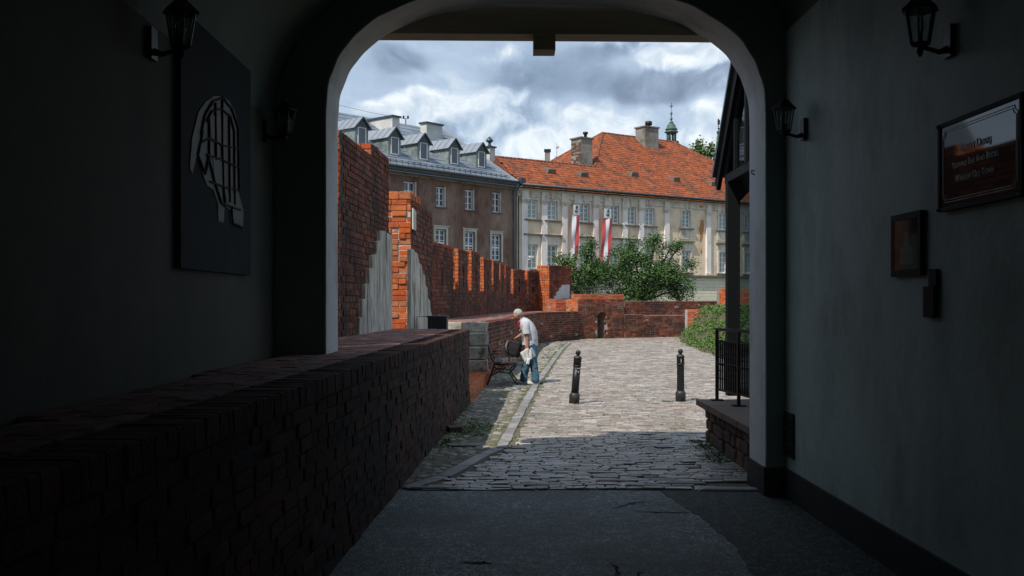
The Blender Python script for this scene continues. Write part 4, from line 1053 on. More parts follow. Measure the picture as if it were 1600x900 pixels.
# orange stain where the plaster fell off
def blotch(Fc, pts, off, name, mt, root):
    P = [(Fc.u(px), Fc.z(px, py)) for px, py in pts]; return MB().prism(P, off, off + .03, 'xz').build(name, mt, root, True)
blotch(Cf, [(1095, 344), (1099, 343), (1100, 352), (1099, 362), (1097, 374), (1095, 378), (1093, 376), (1094, 366), (1092, 358), (1094, 350)], -.012, 'bare_patch', M['stain'], ch_)
blotch(Cf, [(1095, 388), (1097, 392), (1096, 398), (1094, 394)], -.012, 'bare_patch', M['stain'], ch_)
blotch(Cf, [(1091, 321), (1098, 322), (1097, 325), (1092, 325)], -.075, 'bare_patch', M['stain'], ch_)
MB().tube([(0, -.5, 10.4), (UR, -.5, 10.4)], .10, 8).build('gutter', M['gutter'], ch_, True)
MB().box(.0, UR, -.45, .1, 10.32, 10.36).build('soffit', M['gutter'], ch_, True)
# roofs
U1, UA, UB, DH = 7.1, 15.6, 24.6, 8.5
zc = lambda D: ZC + .15 + SC * D
rb = MB(); z0_ = zc(-.45) - .1
rb.prism([(-.45, zc(-.45) - .12), (3.0, zc(3.0) - .12), (6.45, zc(-.45) - .12)], .05, U1 + 3.2, 'yz')
rb.add([(U1 - .45, -.45, z0_), (UR + .45, -.45, z0_), (UR + .45, 17.45, z0_), (U1 - .45, 17.45, z0_), (UA, DH, zc(DH) - .12), (UB, DH, zc(DH) - .12)], [(0, 1, 5, 4), (1, 2, 5), (2, 3, 4, 5), (3, 0, 4), (0, 3, 2, 1)])
rb.build('roof_deck', M['ridge_tile'], ch_, True)
tile_roof(ch_, ZC + .15, SC, lambda u, D: (D < 3.0 and u < U1 + D) or (u >= U1 + D - .1 and u < UR - D and D < DH), .1, 29, -.42, DH, tw=.26, th=.36)
# left hip plane: z rises with (u-U1)
tile_roof(ch_, ZC + .15, SC, lambda a, b: b < DH and b < a < 17 - b and (a > 3.0), -.4, 17.4, -.4, DH, flip=lambda a, b, z: (U1 + b, a, z), tw=.26, th=.36)
rt = []
def ridge(a, b, nm='ridge_tile'):
    a, b = Vector(a), Vector(b); L_ = (b - a).length; n = int(L_ / .36); m = MB()
    for k in range(n):
        p = a + (b - a) * (k / n); q = a + (b - a) * ((k + 1.12) / n); m.tube([p, q], .13 + rng.uniform(-.01, .01), 7, r1=.115)
    tag(m.build('ridge_tiles', M['ridge_tile'], ch_, True), kind='stuff')
ridge((.05, 3.0, zc(3.0)), (U1 + 3, 3.0, zc(3.0))); ridge((U1 + 3, 3.0, zc(3.0)), (UA, DH, zc(DH))); ridge((UA, DH, zc(DH)), (UB, DH, zc(DH))); ridge((UB, DH, zc(DH)), (UB + 8, .5, zc(.5))); ridge((UA, DH, zc(DH)), (U1 + .3, 16.7, zc(.3)))
for px, py in ((862, 273), (913, 278), (992, 277), (1057, 285), (1116, 292)):   # small roof vents
    u, D = Cf.roof(px, py, ZC + .15, SC); z = zc(D)
    v_ = MB().add([(u - .42, D + .75, z + .6), (u + .42, D + .75, z + .6), (u - .36, D - .1, z + .42), (u + .36, D - .1, z + .42), (u - .4, D, z), (u + .4, D, z)], [(0, 2, 3, 1), (0, 4, 2), (1, 3, 5), (2, 4, 5, 3)])
    v_.build('roof_vent', M['sill'], ch_, True)
u_, zt_, c_ = chimney(ch_, Cf, 909, 216, 4.0, 1.25, 1.3, 0, 11.5, 'chimney_plaster', 'sill')
MB().lathe([(.13, 0), (.13, .35), (.22, .38), (.22, .55), (.05, .6)], (u_ + .4, 4.0, zt_), 10).build('cowl', M['iron'], c_, True)
its_ = []
wc_ = Matrix.Translation((.39, 75.02, 0)) @ Matrix.Rotation(CA, 4, 'Z')
for k in range(14):    # bare bricks on the chimney's sunlit side
    for j in range(4):
        if rng.random() < .85 - .02 * k:
            its_.append((tuple(wc_ @ Vector((u_ - .63, 4.0 - .5 + j * .33, zt_ - .5 - k * .13))), wc_.to_3x3(), (.05, .3, .11), BR[j % 4]))
lay(c_, its_, M['rubble'], 'brick', 'bricks', 60, 4)
u_, zt_, c_ = chimney(ch_, Cf, 1011, 199, DH - 1.0, 1.7, 1.3, 0, 14.5, 'chimney_plaster', 'sill')
MB().lathe([(.2, 0), (.2, .2), (.33, .24), (.33, .55), (.1, .62)], (u_ + .2, DH - 1.0, zt_), 10).build('cowl', M['iron'], c_, True)
# security camera on the first pilaster
u_ = Cf.u(824); z_ = Cf.z(824, 403)
MB().box(u_ - .2, u_ + .15, -.6, -.45, z_, z_ + .14).bar((u_, -.5, z_ - .05), (u_, -.1, z_ - .15), .05).build('security_camera', M['white_frame'], ch_, True)

# banners
def banner(px0, px1, py0, py1, px0b, px1b, stripes, label):
    D = -.75; u0, u1 = Cf.u(px0, D), Cf.u(px1, D); v0, v1 = Cf.u(px0b, D), Cf.u(px1b, D); zt = EYE + (HZ - py0) / F * Cf.Y(u0, D); zb = EYE + (HZ - py1) / F * Cf.Y(u0, D)
    b = empty('banner', tuple(wc_ @ Vector(((u0 + u1) / 2, D, zb))), CA, label, 'banner', 'striped banners hanging on the cream house')
    iv = wc_
    def put(m, nm, mt, par=b):
        m.v = [tuple(wc_ @ Vector(p)) for p in m.v]; return m.build(nm, M[mt], par)
    NZ = 14; n = len(stripes)
    for k, cn in enumerate(stripes):
        V = []
        for j in range(NZ + 1):
            t = j / NZ
            for s_ in (k / n, (k + .5) / n, (k + 1) / n):
                x = (u0 + (u1 - u0) * s_) * (1 - t) + (v0 + (v1 - v0) * s_) * t
                V.append((x, D - .55 * t * (1 - t * .4) + .05 * math.sin(9 * t + s_ * 6), zt + (zb - zt) * t))
        nv = len(V); V += [(x, y + .012, z) for x, y, z in V]
        fs = []
        for j in range(NZ):
            for i in range(2): a = j * 3 + i; fs += [(a, a + 1, a + 4, a + 3), (nv + a, nv + a + 3, nv + a + 4, nv + a + 1)]
        put(MB().add(V, fs, True), 'red_stripe' if cn == 'flag_red' else 'white_stripe', cn)
    hh = .82; um = (u0 + u1) / 2; hw_ = (u1 - u0) * .36
    hd = put(MB().box(um - hw_, um + hw_, D - .01, D + .01, zt, zt + hh), 'header', 'flag_white')
    e = MB(); cx = um; 
    # anchor-like emblem: a P bowl on a stem above a W
    pts = [(cx - .02, zt + .40), (cx - .02, zt + .66), (cx + .05, zt + .72), (cx + .12, zt + .68), (cx + .13, zt + .60), (cx + .06, zt + .53), (cx - .02, zt + .52)]
    for a, c in zip(pts, pts[1:]): e.bar((a[0], D - .02, a[1]), (c[0], D - .02, c[1]), .05)
    pts = [(cx - .14, zt + .38), (cx - .10, zt + .20), (cx - .02, zt + .30), (cx + .06, zt + .20), (cx + .12, zt + .40)]
    for a, c in zip(pts, pts[1:]): e.bar((a[0], D - .022, a[1]), (c[0], D - .022, c[1]), .045)
    e.v = [tuple(wc_ @ Vector(p)) for p in e.v]; e.build('emblem', M['ink'], hd)
    put(MB().bar((um - hw_ - .05, D, zt), (um + hw_ + .1, D, zt), .03).bar((um, D, zt + hh), (um, -.1, zt + hh), .04).bar((um - hw_, D, zt + hh), (um + hw_, D, zt + hh), .03), 'rod', 'iron')
banner(894.5, 906, 335.5, 408, 886, 897.5, ['flag_white', 'flag_red'], 'banner with one white and one red stripe hanging on the cream house')
banner(942, 957, 341, 415, 932.5, 948, ['flag_red', 'flag_white', 'flag_red'], 'banner with a white stripe between two red ones, nearer the house middle')

# ---- things behind the roofs
lt = empty('church_lantern', tuple(at(1049, 470, 130)) [:2] + (0,), 0, 'green copper lantern turret with onion cap and gilt cross above the red roof', 'church tower')
LX = lt.location.x; k = 130 / F
def ly(py): return EYE + (HZ - py) * k
c0 = (LX, 130, 0)
MB().lathe([(1.0, 0), (1.0, ly(221)), (.8, ly(221))], c0, 8, False).build('tower_shaft', M['copper_dark'], lt)
for i in range(8):
    t = math.pi / 8 + i * math.pi / 4
    MB().tube([(LX + .56 * math.cos(t), 130 + .56 * math.sin(t), ly(221)), (LX + .56 * math.cos(t), 130 + .56 * math.sin(t), ly(208))], .085, 6).build('column', M['copper'], lt)
MB().lathe([(.64, ly(209.5)), (.66, ly(208.4)), (.9, ly(207.2)), (.9, ly(206)), (.70, ly(204.5)), (.70, ly(203)), (.82, ly(202.6)), (.8, ly(201.6)), (.63, ly(200)), (.58, ly(197)), (.48, ly(194.5)), (.24, ly(193)), (.3, ly(192.5)), (.28, ly(191)), (.12, ly(189.5)), (.1, ly(187)), (.2, ly(186.3)), (.17, ly(185.2)), (.08, ly(184)), (.06, ly(179)), (.17, ly(178)), (.17, ly(176.6)), (.04, ly(175.4)), (.03, ly(171))], c0, 12).build('cap', M['copper'], lt)
m_ = MB().bar((LX, 130, ly(171)), (LX, 130, ly(160)), .05).bar((LX - .28, 130, ly(166)), (LX + .28, 130, ly(166)), .05)
for a, b in (((-.16, 0), (0, .2)), ((0, .2), (.16, 0)), ((.16, 0), (0, -.2)), ((0, -.2), (-.16, 0))): m_.bar((LX + a[0], 130, ly(166) + a[1]), (LX + b[0], 130, ly(166) + b[1]), .035)
m_.build('cross', M['iron'], lt)
sp = empty('church_spire', (at(1122.5, 0, 140).x, 140, 0), 0, 'thin pale green needle spire with ball and ornate finial beside the black post', 'spire')
SX = sp.location.x; k2 = 140 / F
def sy(py): return EYE + (HZ - py) * k2
MB().lathe([(1.2, 0), (1.0, sy(262)), (.55, sy(256)), (.25, sy(215)), (.16, sy(210))], (SX, 140, 0), 8, False).build('needle', M['copper'], sp)
MB().sphere((SX, 140, sy(207)), .27).build('ball', M['copper_dark'], sp)
m_ = MB().bar((SX, 140, sy(205)), (SX, 140, sy(185)), .07)
for py, r_ in ((201, .14), (197, .1), (193, .2), (189.5, .22), (187, .12)): m_.sphere((SX + rng.uniform(-.06, .06), 140, sy(py)), r_, 7, 5)
m_.build('finial', M['iron'], sp)
def back_house(px0, px1, pyt, Y, label, mt, cap, name='chimney_stack', cat='chimney'):
    a, b = at(px0, pyt, Y), at(px1, pyt, Y); r_ = empty(name, ((a.x + b.x) / 2, Y, 0), 0, label, cat)
    MB().box(a.x, b.x, Y, Y + (b.x - a.x) * .8, 0, a.z - .25).build('stack', M[mt], r_); MB().box(a.x - .08, b.x + .08, Y - .08, Y + (b.x - a.x) * .8 + .08, a.z - .25, a.z).build('cap', M[cap], r_)
back_house(851.5, 859.5, 233, 100, 'slim pale chimney rising behind the low red roof', 'chimney_plaster', 'iron')
back_house(1113, 1130, 252, 104, 'small white parapet block under the tree beside the black post', 'chimney_white', 'sill', 'parapet_block', 'wall')
q0, q1, q2 = at(861, 252, 100), at(879, 252, 100), at(870, 244, 100)
gr_ = empty('green_roof_house', (q2.x, 103, 0), 0, 'tip of a small green roof behind the low red roof', 'house')
MB().prism([(q0.x - 3, 0), (q1.x + 3, 0), (q1.x + 3, q0.z - 2.4), (q2.x, q2.z), (q0.x - 3, q0.z - 2.4)], 100, 108, 'xz').build('roof', M['copper'], gr_)
a_m = at(870, 244, 99); an = empty('antenna', (a_m.x, 99, a_m.z - 3), 0, 'thin antenna mast with a small round dish beside the brick chimney', 'antenna')
MB().bar((a_m.x, 99, a_m.z - 3), (a_m.x, 99, a_m.z + 1.3), .045).build('mast', M['steel'], an)
MB().sphere((a_m.x + .05, 98.9, a_m.z + .9), .17, 10, 6, (1, .25, 1)).build('dish', M['chimney_white'], an)

# ================================================================ PLANTS
def leaves(name, centres, parent, mt, size, per, spread, seed, flat=(1, 1, 1)):
    r = np.random.default_rng(seed); n = len(centres) * per; C_ = np.repeat(np.array(centres), per, axis=0)
    off = r.normal(0, 1, (n, 3)); off *= np.array(flat)[None, :]; P = C_ + off * spread * r.uniform(.5, 1.3, (n, 1))
    a = r.normal(0, 1, (n, 3)); a /= np.linalg.norm(a, axis=1)[:, None]; b = r.normal(0, 1, (n, 3)); b[:, 2] *= .5; a[:, 2] *= .6
    b -= a * (a * b).sum(1)[:, None]; b /= np.linalg.norm(b, axis=1)[:, None]
    s = size * r.uniform(.6, 1.35, (n, 1)); nrm = np.cross(a, b)
    V = np.stack([P - a * s * .6, P + b * s * .36 + nrm * s * .08, P + a * s * .62, P - b * s * .36 + nrm * s * .08], 1).reshape(-1, 3)
    me = bpy.data.meshes.new(name); me.vertices.add(4 * n); me.vertices.foreach_set('co', V.ravel()); me.loops.add(4 * n); me.loops.foreach_set('vertex_index', np.arange(4 * n)); me.polygons.add(n)
    me.polygons.foreach_set('loop_start', np.arange(0, 4 * n, 4)); me.polygons.foreach_set('loop_total', np.full(n, 4)); me.update(); me.validate()
    return link(name, me, M[mt], parent)
def tree(name, base, blobs, label, cat, mt='leaf', size=.12, per=26, spread=.22, seed=1, trunk_r=.12, nclump=60, fork=.4, lens=None):
    """blobs: (centre, radii) lobes of the crown; limbs run from the trunk to clumps in the lobes"""
    r = random.Random(seed); o = empty(name, base, 0, label, cat); base = Vector(base); cents = []; br = MB()
    mid = Vector(blobs[0][0]); fk = base + (mid - base) * fork + Vector((r.uniform(-.1, .1), 0, 0))
    br.tube([base - Vector((0, 0, .2)), base + (fk - base) * .5 + Vector((r.uniform(-.1, .1), r.uniform(-.1, .1), 0)), fk], trunk_r, 7, r1=trunk_r * .7)
    for c, rad in blobs:
        c = Vector(c); rad = Vector(rad); j = fk.lerp(c, .5) + Vector((r.uniform(-.2, .2), r.uniform(-.2, .2), r.uniform(0, .3))) * rad.x * .3
        br.tube([fk, j, c], trunk_r * .55, 6, r1=trunk_r * .25)
        w = rad.x * rad.z
        for _ in range(max(6, int(nclump * w))):
            d = Vector([r.gauss(0, 1) for _ in range(3)]).normalized(); q = c + Vector((d.x * rad.x, d.y * rad.y, d.z * rad.z)) * (r.random() ** .45)
            cents.append(tuple(q))
            if r.random() < .35: br.tube([c.lerp(q, .1), c.lerp(q, .55) + Vector((0, 0, .06)), q], trunk_r * .18, 4, r1=trunk_r * .06)
    br.build('trunk', M['bark'], o); leaves('crown', cents, o, mt, size, per, spread, seed); return o
def pb(px, py, Y, rx_, ry_, rz_): return (tuple(at(px, py, Y)), (rx_ * Y / F, ry_, rz_ * Y / F))
tree('shrub', (at(905, 0, 50).x, 50, 1.0), [pb(903, 430, 50, 34, .9, 26), pb(890, 412, 50, 20, .6, 14), pb(918, 398, 50, 15, .6, 15), pb(875, 405, 50, 10, .5, 6), pb(922, 382, 50, 5, .3, 8), pb(935, 430, 50, 20, .8, 30), pb(905, 455, 50, 34, .8, 10)],
     'smaller green leafy shrub behind the brick turret and iron railing, under the banners', 'shrub', size=.09, per=85, spread=.18, seed=3, nclump=58)
tree('shrub', (at(1005, 0, 51).x, 51, 1.0), [pb(1010, 440, 51, 62, 1.5, 30), pb(1000, 408, 51, 44, 1.1, 18), pb(965, 428, 51, 34, 1.1, 24), pb(1045, 430, 51, 30, 1.0, 26), pb(1020, 383, 51, 16, .5, 12), pb(975, 398, 51, 20, .6, 12), pb(1048, 386, 51, 14, .3, 5), pb(1024, 374, 51, 5, .3, 5), pb(985, 380, 51, 6, .3, 5), pb(1066, 452, 51, 20, .8, 18), pb(1078, 414, 51, 9, .3, 4), pb(985, 462, 51, 50, 1.3, 12), pb(1060, 385, 51, 8, .3, 3)],
     'large spreading green shrub with twiggy top in front of the cream house', 'shrub', size=.09, per=85, spread=.19, seed=5, nclump=50)
tree('tree', (at(1100, 0, 112).x, 112, 0), [pb(1098, 240, 112, 17, 1.6, 14), pb(1112, 246, 112, 14, 1.3, 14), pb(1088, 236, 112, 8, .8, 8), pb(1093, 229, 112, 6, .6, 8), pb(1112, 230, 112, 7, .6, 8), pb(1100, 256, 112, 22, 1.6, 10)],
     'bright green tree top showing behind the red roof beside the needle spire', 'tree', mt='leaf_light', size=.3, per=30, spread=.28, seed=9, trunk_r=.3, nclump=10, fork=.85)
# weeds on the bank, grass tufts by walls and bollards
r = random.Random(11); cen = []
for _ in range(1500):
    u, v = r.random() ** .8 * 4.2, r.random(); x, y, z = bank_p(u, v); cen.append((x, y, z + .04 + r.random() * .10))
tag(leaves('bank_weeds', cen, None, 'grass', .06, 40, .09, 21, (1, 1, .7)), kind='stuff')
cen = []
for _ in range(45): cen.append((-.36 + r.gauss(0, .10) - .12, 12.9 + r.gauss(0, .45), .0))
for _ in range(40): cen.append((px_at(11) + .06 + r.random() * .1, 11 + r.random() * 5, 0))
for _ in range(60): Y = 21 + r.random() * 18; cen.append((px_at(Y) + .1 + abs(r.gauss(0, .12)), Y, 0))
for _ in range(30): Y = 20 + r.random() * 16; cen.append((kx(Y) - .15 - abs(r.gauss(0, .12)), Y, 0))
for _ in range(90): u = r.random() * 6; q = F0 + FD * u + FN * .12; cen.append((q.x, q.y, 0))
tag(leaves('grass_tufts', cen, None, 'leaf_light', .026, 50, .045, 22, (1.3, 1.3, .28)), kind='stuff')
cen = []
for bx, by in ((1.0, 15.8), (2.74, 16.15)):
    for _ in range(9): t = r.random() * 6.28; cen.append((bx + .13 * math.cos(t), by + .1 * math.sin(t) - .02, 0))
for _ in range(5): cen.append((2.50 + r.gauss(0, .03), 16.1, .02))
for _ in range(220): cen.append((r.uniform(.2, 3.2), r.uniform(10.5, 26), -.005))
for _ in range(110): Y = r.uniform(11.2, 38); cen.append((kx(Y) + r.choice((-.1, .09)) + r.gauss(0, .03), Y, .0))
tag(leaves('joint_grass', cen, None, 'grass', .026, 30, .03, 23, (1.6, .5, .3)), kind='stuff')

# ================================================================ STREET FURNITURE
def bollard(x, y, lean, label, fluted):
    o = empty('bollard', (x, y, -.01), 0, label, 'bollard', 'black cast iron bollards across the cobbled road')
    Mx = Matrix.Rotation(lean, 4, 'Y') @ Matrix.Rotation(.02, 4, 'X')
    def put(m, nm, mt='iron', par=None):
        m.v = [tuple(Vector((x, y, -.01)) + (Mx @ Vector(v)).to_3d()) for v in m.v]; return m.build(nm, M[mt], par or o)
    put(MB().lathe([(.082, 0), (.084, .16), (.079, .175), (.073, .185), (.062, .20)], seg=24), 'base', 'iron_worn')
    sh = put(MB().lathe([(.061, .19), (.058, .62)], seg=32, flute=.10 if fluted else 0, smooth=not fluted), 'shaft')
    put(MB().lathe([(.060, .62), (.069, .625), (.069, .640), (.060, .645)], seg=24), 'ring', 'iron_worn')
    put(MB().lathe([(.062, .645), (.062, .745), (.062, .75)], seg=24), 'neck')
    put(MB().lathe([(.066, .748), (.072, .755), (.060, .772), (.035, .79), (.02, .80)], seg=24), 'cap', 'iron_worn')
    put(MB().sphere((0, 0, .838), .042, 20, 12), 'ball')
    if not fluted:
        s_ = MB()
        for i in range(7): a, z = -1.35 + rng.uniform(-.3, .35), .56 + rng.uniform(-.05, .04); s_.box(.0625 * math.cos(a) - .004, .0625 * math.cos(a) + .006, .0625 * math.sin(a) - .003, .0625 * math.sin(a) + .001, z, z + rng.uniform(.005, .014))
        put(s_, 'sticker_scrap', 'plaque', sh)
    else:
        put(MB().box(-.004, .004, -.064, -.060, .66, .72), 'scratch', 'plaque')
bollard(.985, 15.84, R(4.6), 'black cast iron bollard leaning to one side, grass at its foot', False)
bollard(2.745, 16.2, R(-.4), 'upright fluted black bollard nearer the stone wall', True)

# recessed ground lights of the verge
gl0 = None
for i, (px, py, lab) in enumerate(((806, 608.5, 'round steel ground lamp beside the bench and the man\'s feet'), (852, 558.5, 'steel ground lamp in the verge, second from the bench'),
                                   (862, 546.5, 'steel ground lamp in the verge, third from the bench'), (872, 537, 'steel ground lamp in the verge, farthest from the bench'))):
    Y = F * EYE / (py - HZ); x = (px - 800) / F * Y
    if gl0 is None:
        gl0 = o = empty('ground_lamp', (0, 0, 0), 0, lab, 'ground lamp', 'steel lamps set in the verge')
        MB().lathe([(.10, .0), (.10, .028), (.085, .045), (.07, .048)], seg=20).build('rim', M['steel'], o)
        MB().lathe([(.068, .02), (.06, .052), (.02, .056)], seg=20).build('lens', M['pane'], o)
        for k in range(6):
            t = k * math.pi / 3; MB().bar((.1 * math.cos(t), .1 * math.sin(t), .03), (.03 * math.cos(t), .03 * math.sin(t), .062), .016, .012).build('rib', M['steel'], o)
    else: o = copy_tree(gl0); o['label'] = lab
    o.location = (x, Y, -.005)

# bench
bn = empty('bench', (-.2, 19.9, 0), 0, 'black cast iron bench with dark slats standing against the brick ledge', 'bench')
bx0 = -.47
def bench_end(y):
    m = MB(); 
    m.tube([(bx0 + .02, y, .80), (bx0 + .035, y, .66), (bx0 + .08, y, .52), (bx0 + .13, y, .44), (bx0 + .12, y, .36), (bx0 + .06, y, .2), (bx0 - .01, y, .02)], .016, 6)
    m.tube([(bx0 + .13, y, .43), (bx0 + .3, y, .41), (bx0 + .52, y, .44), (bx0 + .56, y, .42)], .015, 6)
    m.tube([(bx0 + .56, y, .42), (bx0 + .50, y, .33), (bx0 + .42, y, .25), (bx0 + .50, y, .12), (bx0 + .58, y, .02)], .016, 6)
    m.tube([(bx0 + .06, y, .2), (bx0 + .2, y, .27), (bx0 + .42, y, .25)], .012, 6); m.tube([(bx0 + .12, y, .36), (bx0 + .26, y, .30), (bx0 + .34, y, .36), (bx0 + .30, y, .41)], .010, 6)
    m.tube([(bx0 + .05, y, .60), (bx0 + .2, y, .64), (bx0 + .36, y, .62), (bx0 + .42, y, .55), (bx0 + .40, y, .44)], .013, 6)
    return m
for y in (19.3, 20.35): bench_end(y).build('leg', M['iron'], bn)
for k in range(6): MB().box(bx0 + .12 + k * .075, bx0 + .185 + k * .075, 19.12, 20.55, .445 + .003 * (k % 2), .475 + .003 * (k % 2)).build('seat_slat', M['bench_wood'], bn)
for k in range(3): MB().obox((bx0 + .065 - k * .022, 19.83, .57 + k * .085), Matrix.Rotation(-.2, 3, 'Y'), (.028, 1.43, .065)).build('back_slat', M['bench_wood'], bn)
MB().bar((bx0 + .3, 19.3, .27), (bx0 + .3, 20.35, .27), .02).build('stretcher', M['iron'], bn)

# black planter box with wire frame on the landing
bxo = empty('metal_bin', (-1.25, 17, .98), 0, 'small black ribbed metal box with a thin wire frame beside the orange pier', 'bin')
MB().box(-1.42, -1.10, 16.75, 17.15, .98, 1.37).build('box', M['iron'], bxo)
MB().box(-1.435, -1.085, 16.735, 17.165, 1.37, 1.395).build('rim', M['iron_worn'], bxo)
for k in range(8):
    x = -1.41 + k * .042; MB().box(x, x + .014, 16.738, 16.752, 1.0, 1.36).build('rib', M['iron_worn'], bxo)
fr = MB().tube([(-1.60, 16.75, .98), (-1.60, 16.75, 1.385), (-1.43, 16.75, 1.385)], .007, 5); fr.build('wire_frame', M['iron'], bxo)

# iron railing behind the turret
rl = empty('iron_railing', (at(920, 0, 46.5).x, 46.5, 1.2), 0, 'grey iron railing between the brick turret and the shrubs', 'railing')
x0, x1 = at(889, 0, 46.5).x, at(952, 0, 46.5).x; zt, zb = zy(447, 46.5), zy(467, 46.5)
MB().bar((x0, 46.5, zt - .06), (x1, 46.5, zt - .06), .04).build('top_rail', M['iron_worn'], rl); MB().bar((x0, 46.5, zb), (x1, 46.5, zb), .04).build('bottom_rail', M['iron_worn'], rl)
for k in range(27):
    x = x0 + (x1 - x0) * k / 26; MB().bar((x, 46.5, zb - .3), (x, 46.5, zt + rng.uniform(-.01, .02)), .022).build('bar', M['iron_worn'], rl)

# ---------------------------------------------------------------- stone wall, railing and glass pavilion at the right
sw = empty('stone_wall', (2.6, 10.3, 0), 0, 'low wall of reddish stone blocks with a brown cap slab, weeds at its foot', 'wall')
SWP = Path([(2.27, 11.62), (2.27, 9.0)])       # seen from the road: face looks towards -x
def rev(items): return items
m_ = MB().box(2.285, 4.4, 9.0, 11.6, -.05, .42); m_.build('core', M['mortar_dark'], sw)
its = []; z = 0
for hh in (.15, .13, .14):
    y = 9.0 + rng.uniform(-.1, 0)
    while y < 11.6:
        l = rng.uniform(.16, .36); e = min(y + l, 11.62)
        if 11.62 - e < .08: e = 11.62
        its.append(((2.27 + .045 + rng.uniform(-.012, .008), (y + e) / 2, z + hh / 2), Matrix.Rotation(rng.uniform(-.03, .03), 3, 'X'), (.12, e - y - .015, hh - .012), rng.choice(ST))); y = e
    z += hh
lay(sw, its, M['rubble'], 'stone', 'stones', 200)
for y0, y1 in ((9.0, 9.62), (9.63, 10.3), (10.31, 11.0), (11.01, 11.73)):
    MB().prism([(2.17, y0), (2.17 + rng.uniform(-.006, .006), y1), (4.4, y1), (4.4, y0)], .425, .49, 'xy').build('cap_slab', M['capstone'], sw)
r = random.Random(31)
cen = [(2.2 - abs(r.gauss(0, .08)), 9.9 + r.random() * 1.7, .01) for _ in range(60)]
tag(leaves('weeds', cen, None, 'leaf', .024, 26, .04, 25, (1, 1, .4)), kind='stuff')
rg = empty('iron_railing', (2.5, 11.2, .49), 0, 'black wrought iron railing with ornate bars standing on the stone wall', 'railing')
ra, rb_ = Vector((2.385, 11.58)), Vector((2.60, 10.3))
def rp(t, z): q = ra.lerp(rb_, t); return (q.x, q.y, z)
MB().bar(rp(0, 1.32), rp(1, 1.32), .035, .03).build('top_rail', M['iron'], rg); MB().bar(rp(0, 1.19), rp(1, 1.19), .02).build('middle_rail', M['iron'], rg); MB().bar(rp(0, .62), rp(1, .62), .02).build('bottom_rail', M['iron'], rg)
for t in (0, .5, 1): 
    pp = MB().bar(rp(t, .49), rp(t, 1.32), .035).build('post', M['iron'], rg); q = rp(t, .495); MB().box(q[0] - .07, q[0] + .07, q[1] - .05, q[1] + .05, .492, .507).build('foot_plate', M['iron'], pp)
for k in range(20):
    t = (k + .6) / 20.2; m_ = MB().bar(rp(t, .62), rp(t, 1.19), .018)
    q = rp(t, .92)
    for zc_ in (.80, 1.04): m_.tube([(q[0], q[1] - .03, zc_ - .05), (q[0], q[1] + .02, zc_), (q[0], q[1] - .03, zc_ + .05)], .008, 5)
    m_.sphere((q[0], q[1], .92), .018, 8, 6); m_.build('bar', M['iron'], rg)
gp = empty('glass_pavilion', (2.9, 10.9, .49), 0, 'black framed glass porch with a steep gable beside the arch', 'pavilion')
GX = 2.63
def gbar(a, b, w, h, nm='frame', mt='iron'): return MB().bar(a, b, w, h).build(nm, M[mt], gp)
MB().box(GX, GX + .15, 12.13, 12.27, .49, 3.1).build('post', M['frame_black'], gp)
MB().box(GX, GX + .15, 9.55, 9.7, .49, 3.1).build('post', M['frame_black'], gp)
for y, nm in ((12.2, 'glazed_side'),):
    MB().box(GX + .15, 4.6, y - .01, y + .01, .52, 3.1).build('pane', M['smoked_glass'], gp)
    MB().box(GX + .15, 4.6, y - .05, y + .05, .49, .57).build('sill', M['frame_black'], gp); MB().box(3.35, 3.42, y - .03, y + .03, .5, 3.1).build('mullion', M['frame_black'], gp)
    MB().prism([(GX + .15, 3.1), (GX + .15, 2.86), (GX + .30, 3.02), (GX + .6, 3.08), (4.6, 3.08), (4.6, 3.16), (GX + .15, 3.16)], y - .05, y + .05, 'xz').build('arched_head', M['frame_black'], gp)
MB().box(GX, GX + .14, 9.5, 12.3, 3.1, 3.2).build('eaves_beam', M['frame_black'], gp)
pk = (10.9, 4.95)
for ye in (12.58, 9.22):
    ez = 3.12; s_ = MB()
    s_.bar((GX - .03, ye, ez - .02), (GX - .03, pk[0], pk[1] - .06), .05, .17); s_.build('bargeboard', M['frame_black'], gp)
    MB().bar((GX + 1.1, ye, ez + .1), (GX + 1.1, pk[0], pk[1] + .14), 2.4, .05).build('roof_plane', M['gutter'], gp)
MB().prism([(12.3, 3.2), (9.5, 3.2), (10.9, 4.72)], GX + .02, GX + .035, 'yz').build('gable_pane', M['smoked_glass'], gp)
MB().prism([(12.3, 3.2), (9.5, 3.2), (10.9, 4.72)], GX + .35, GX + .38, 'yz').build('gable_lining', M['tin_cheek'], gp)
for y in (11.75, 11.2, 10.6): MB().box(GX - .01, GX + .05, y - .03, y + .03, 3.2, 3.2 + (1.52 - abs(y - 10.9) * 1.086)).build('gable_mullion', M['frame_black'], gp)

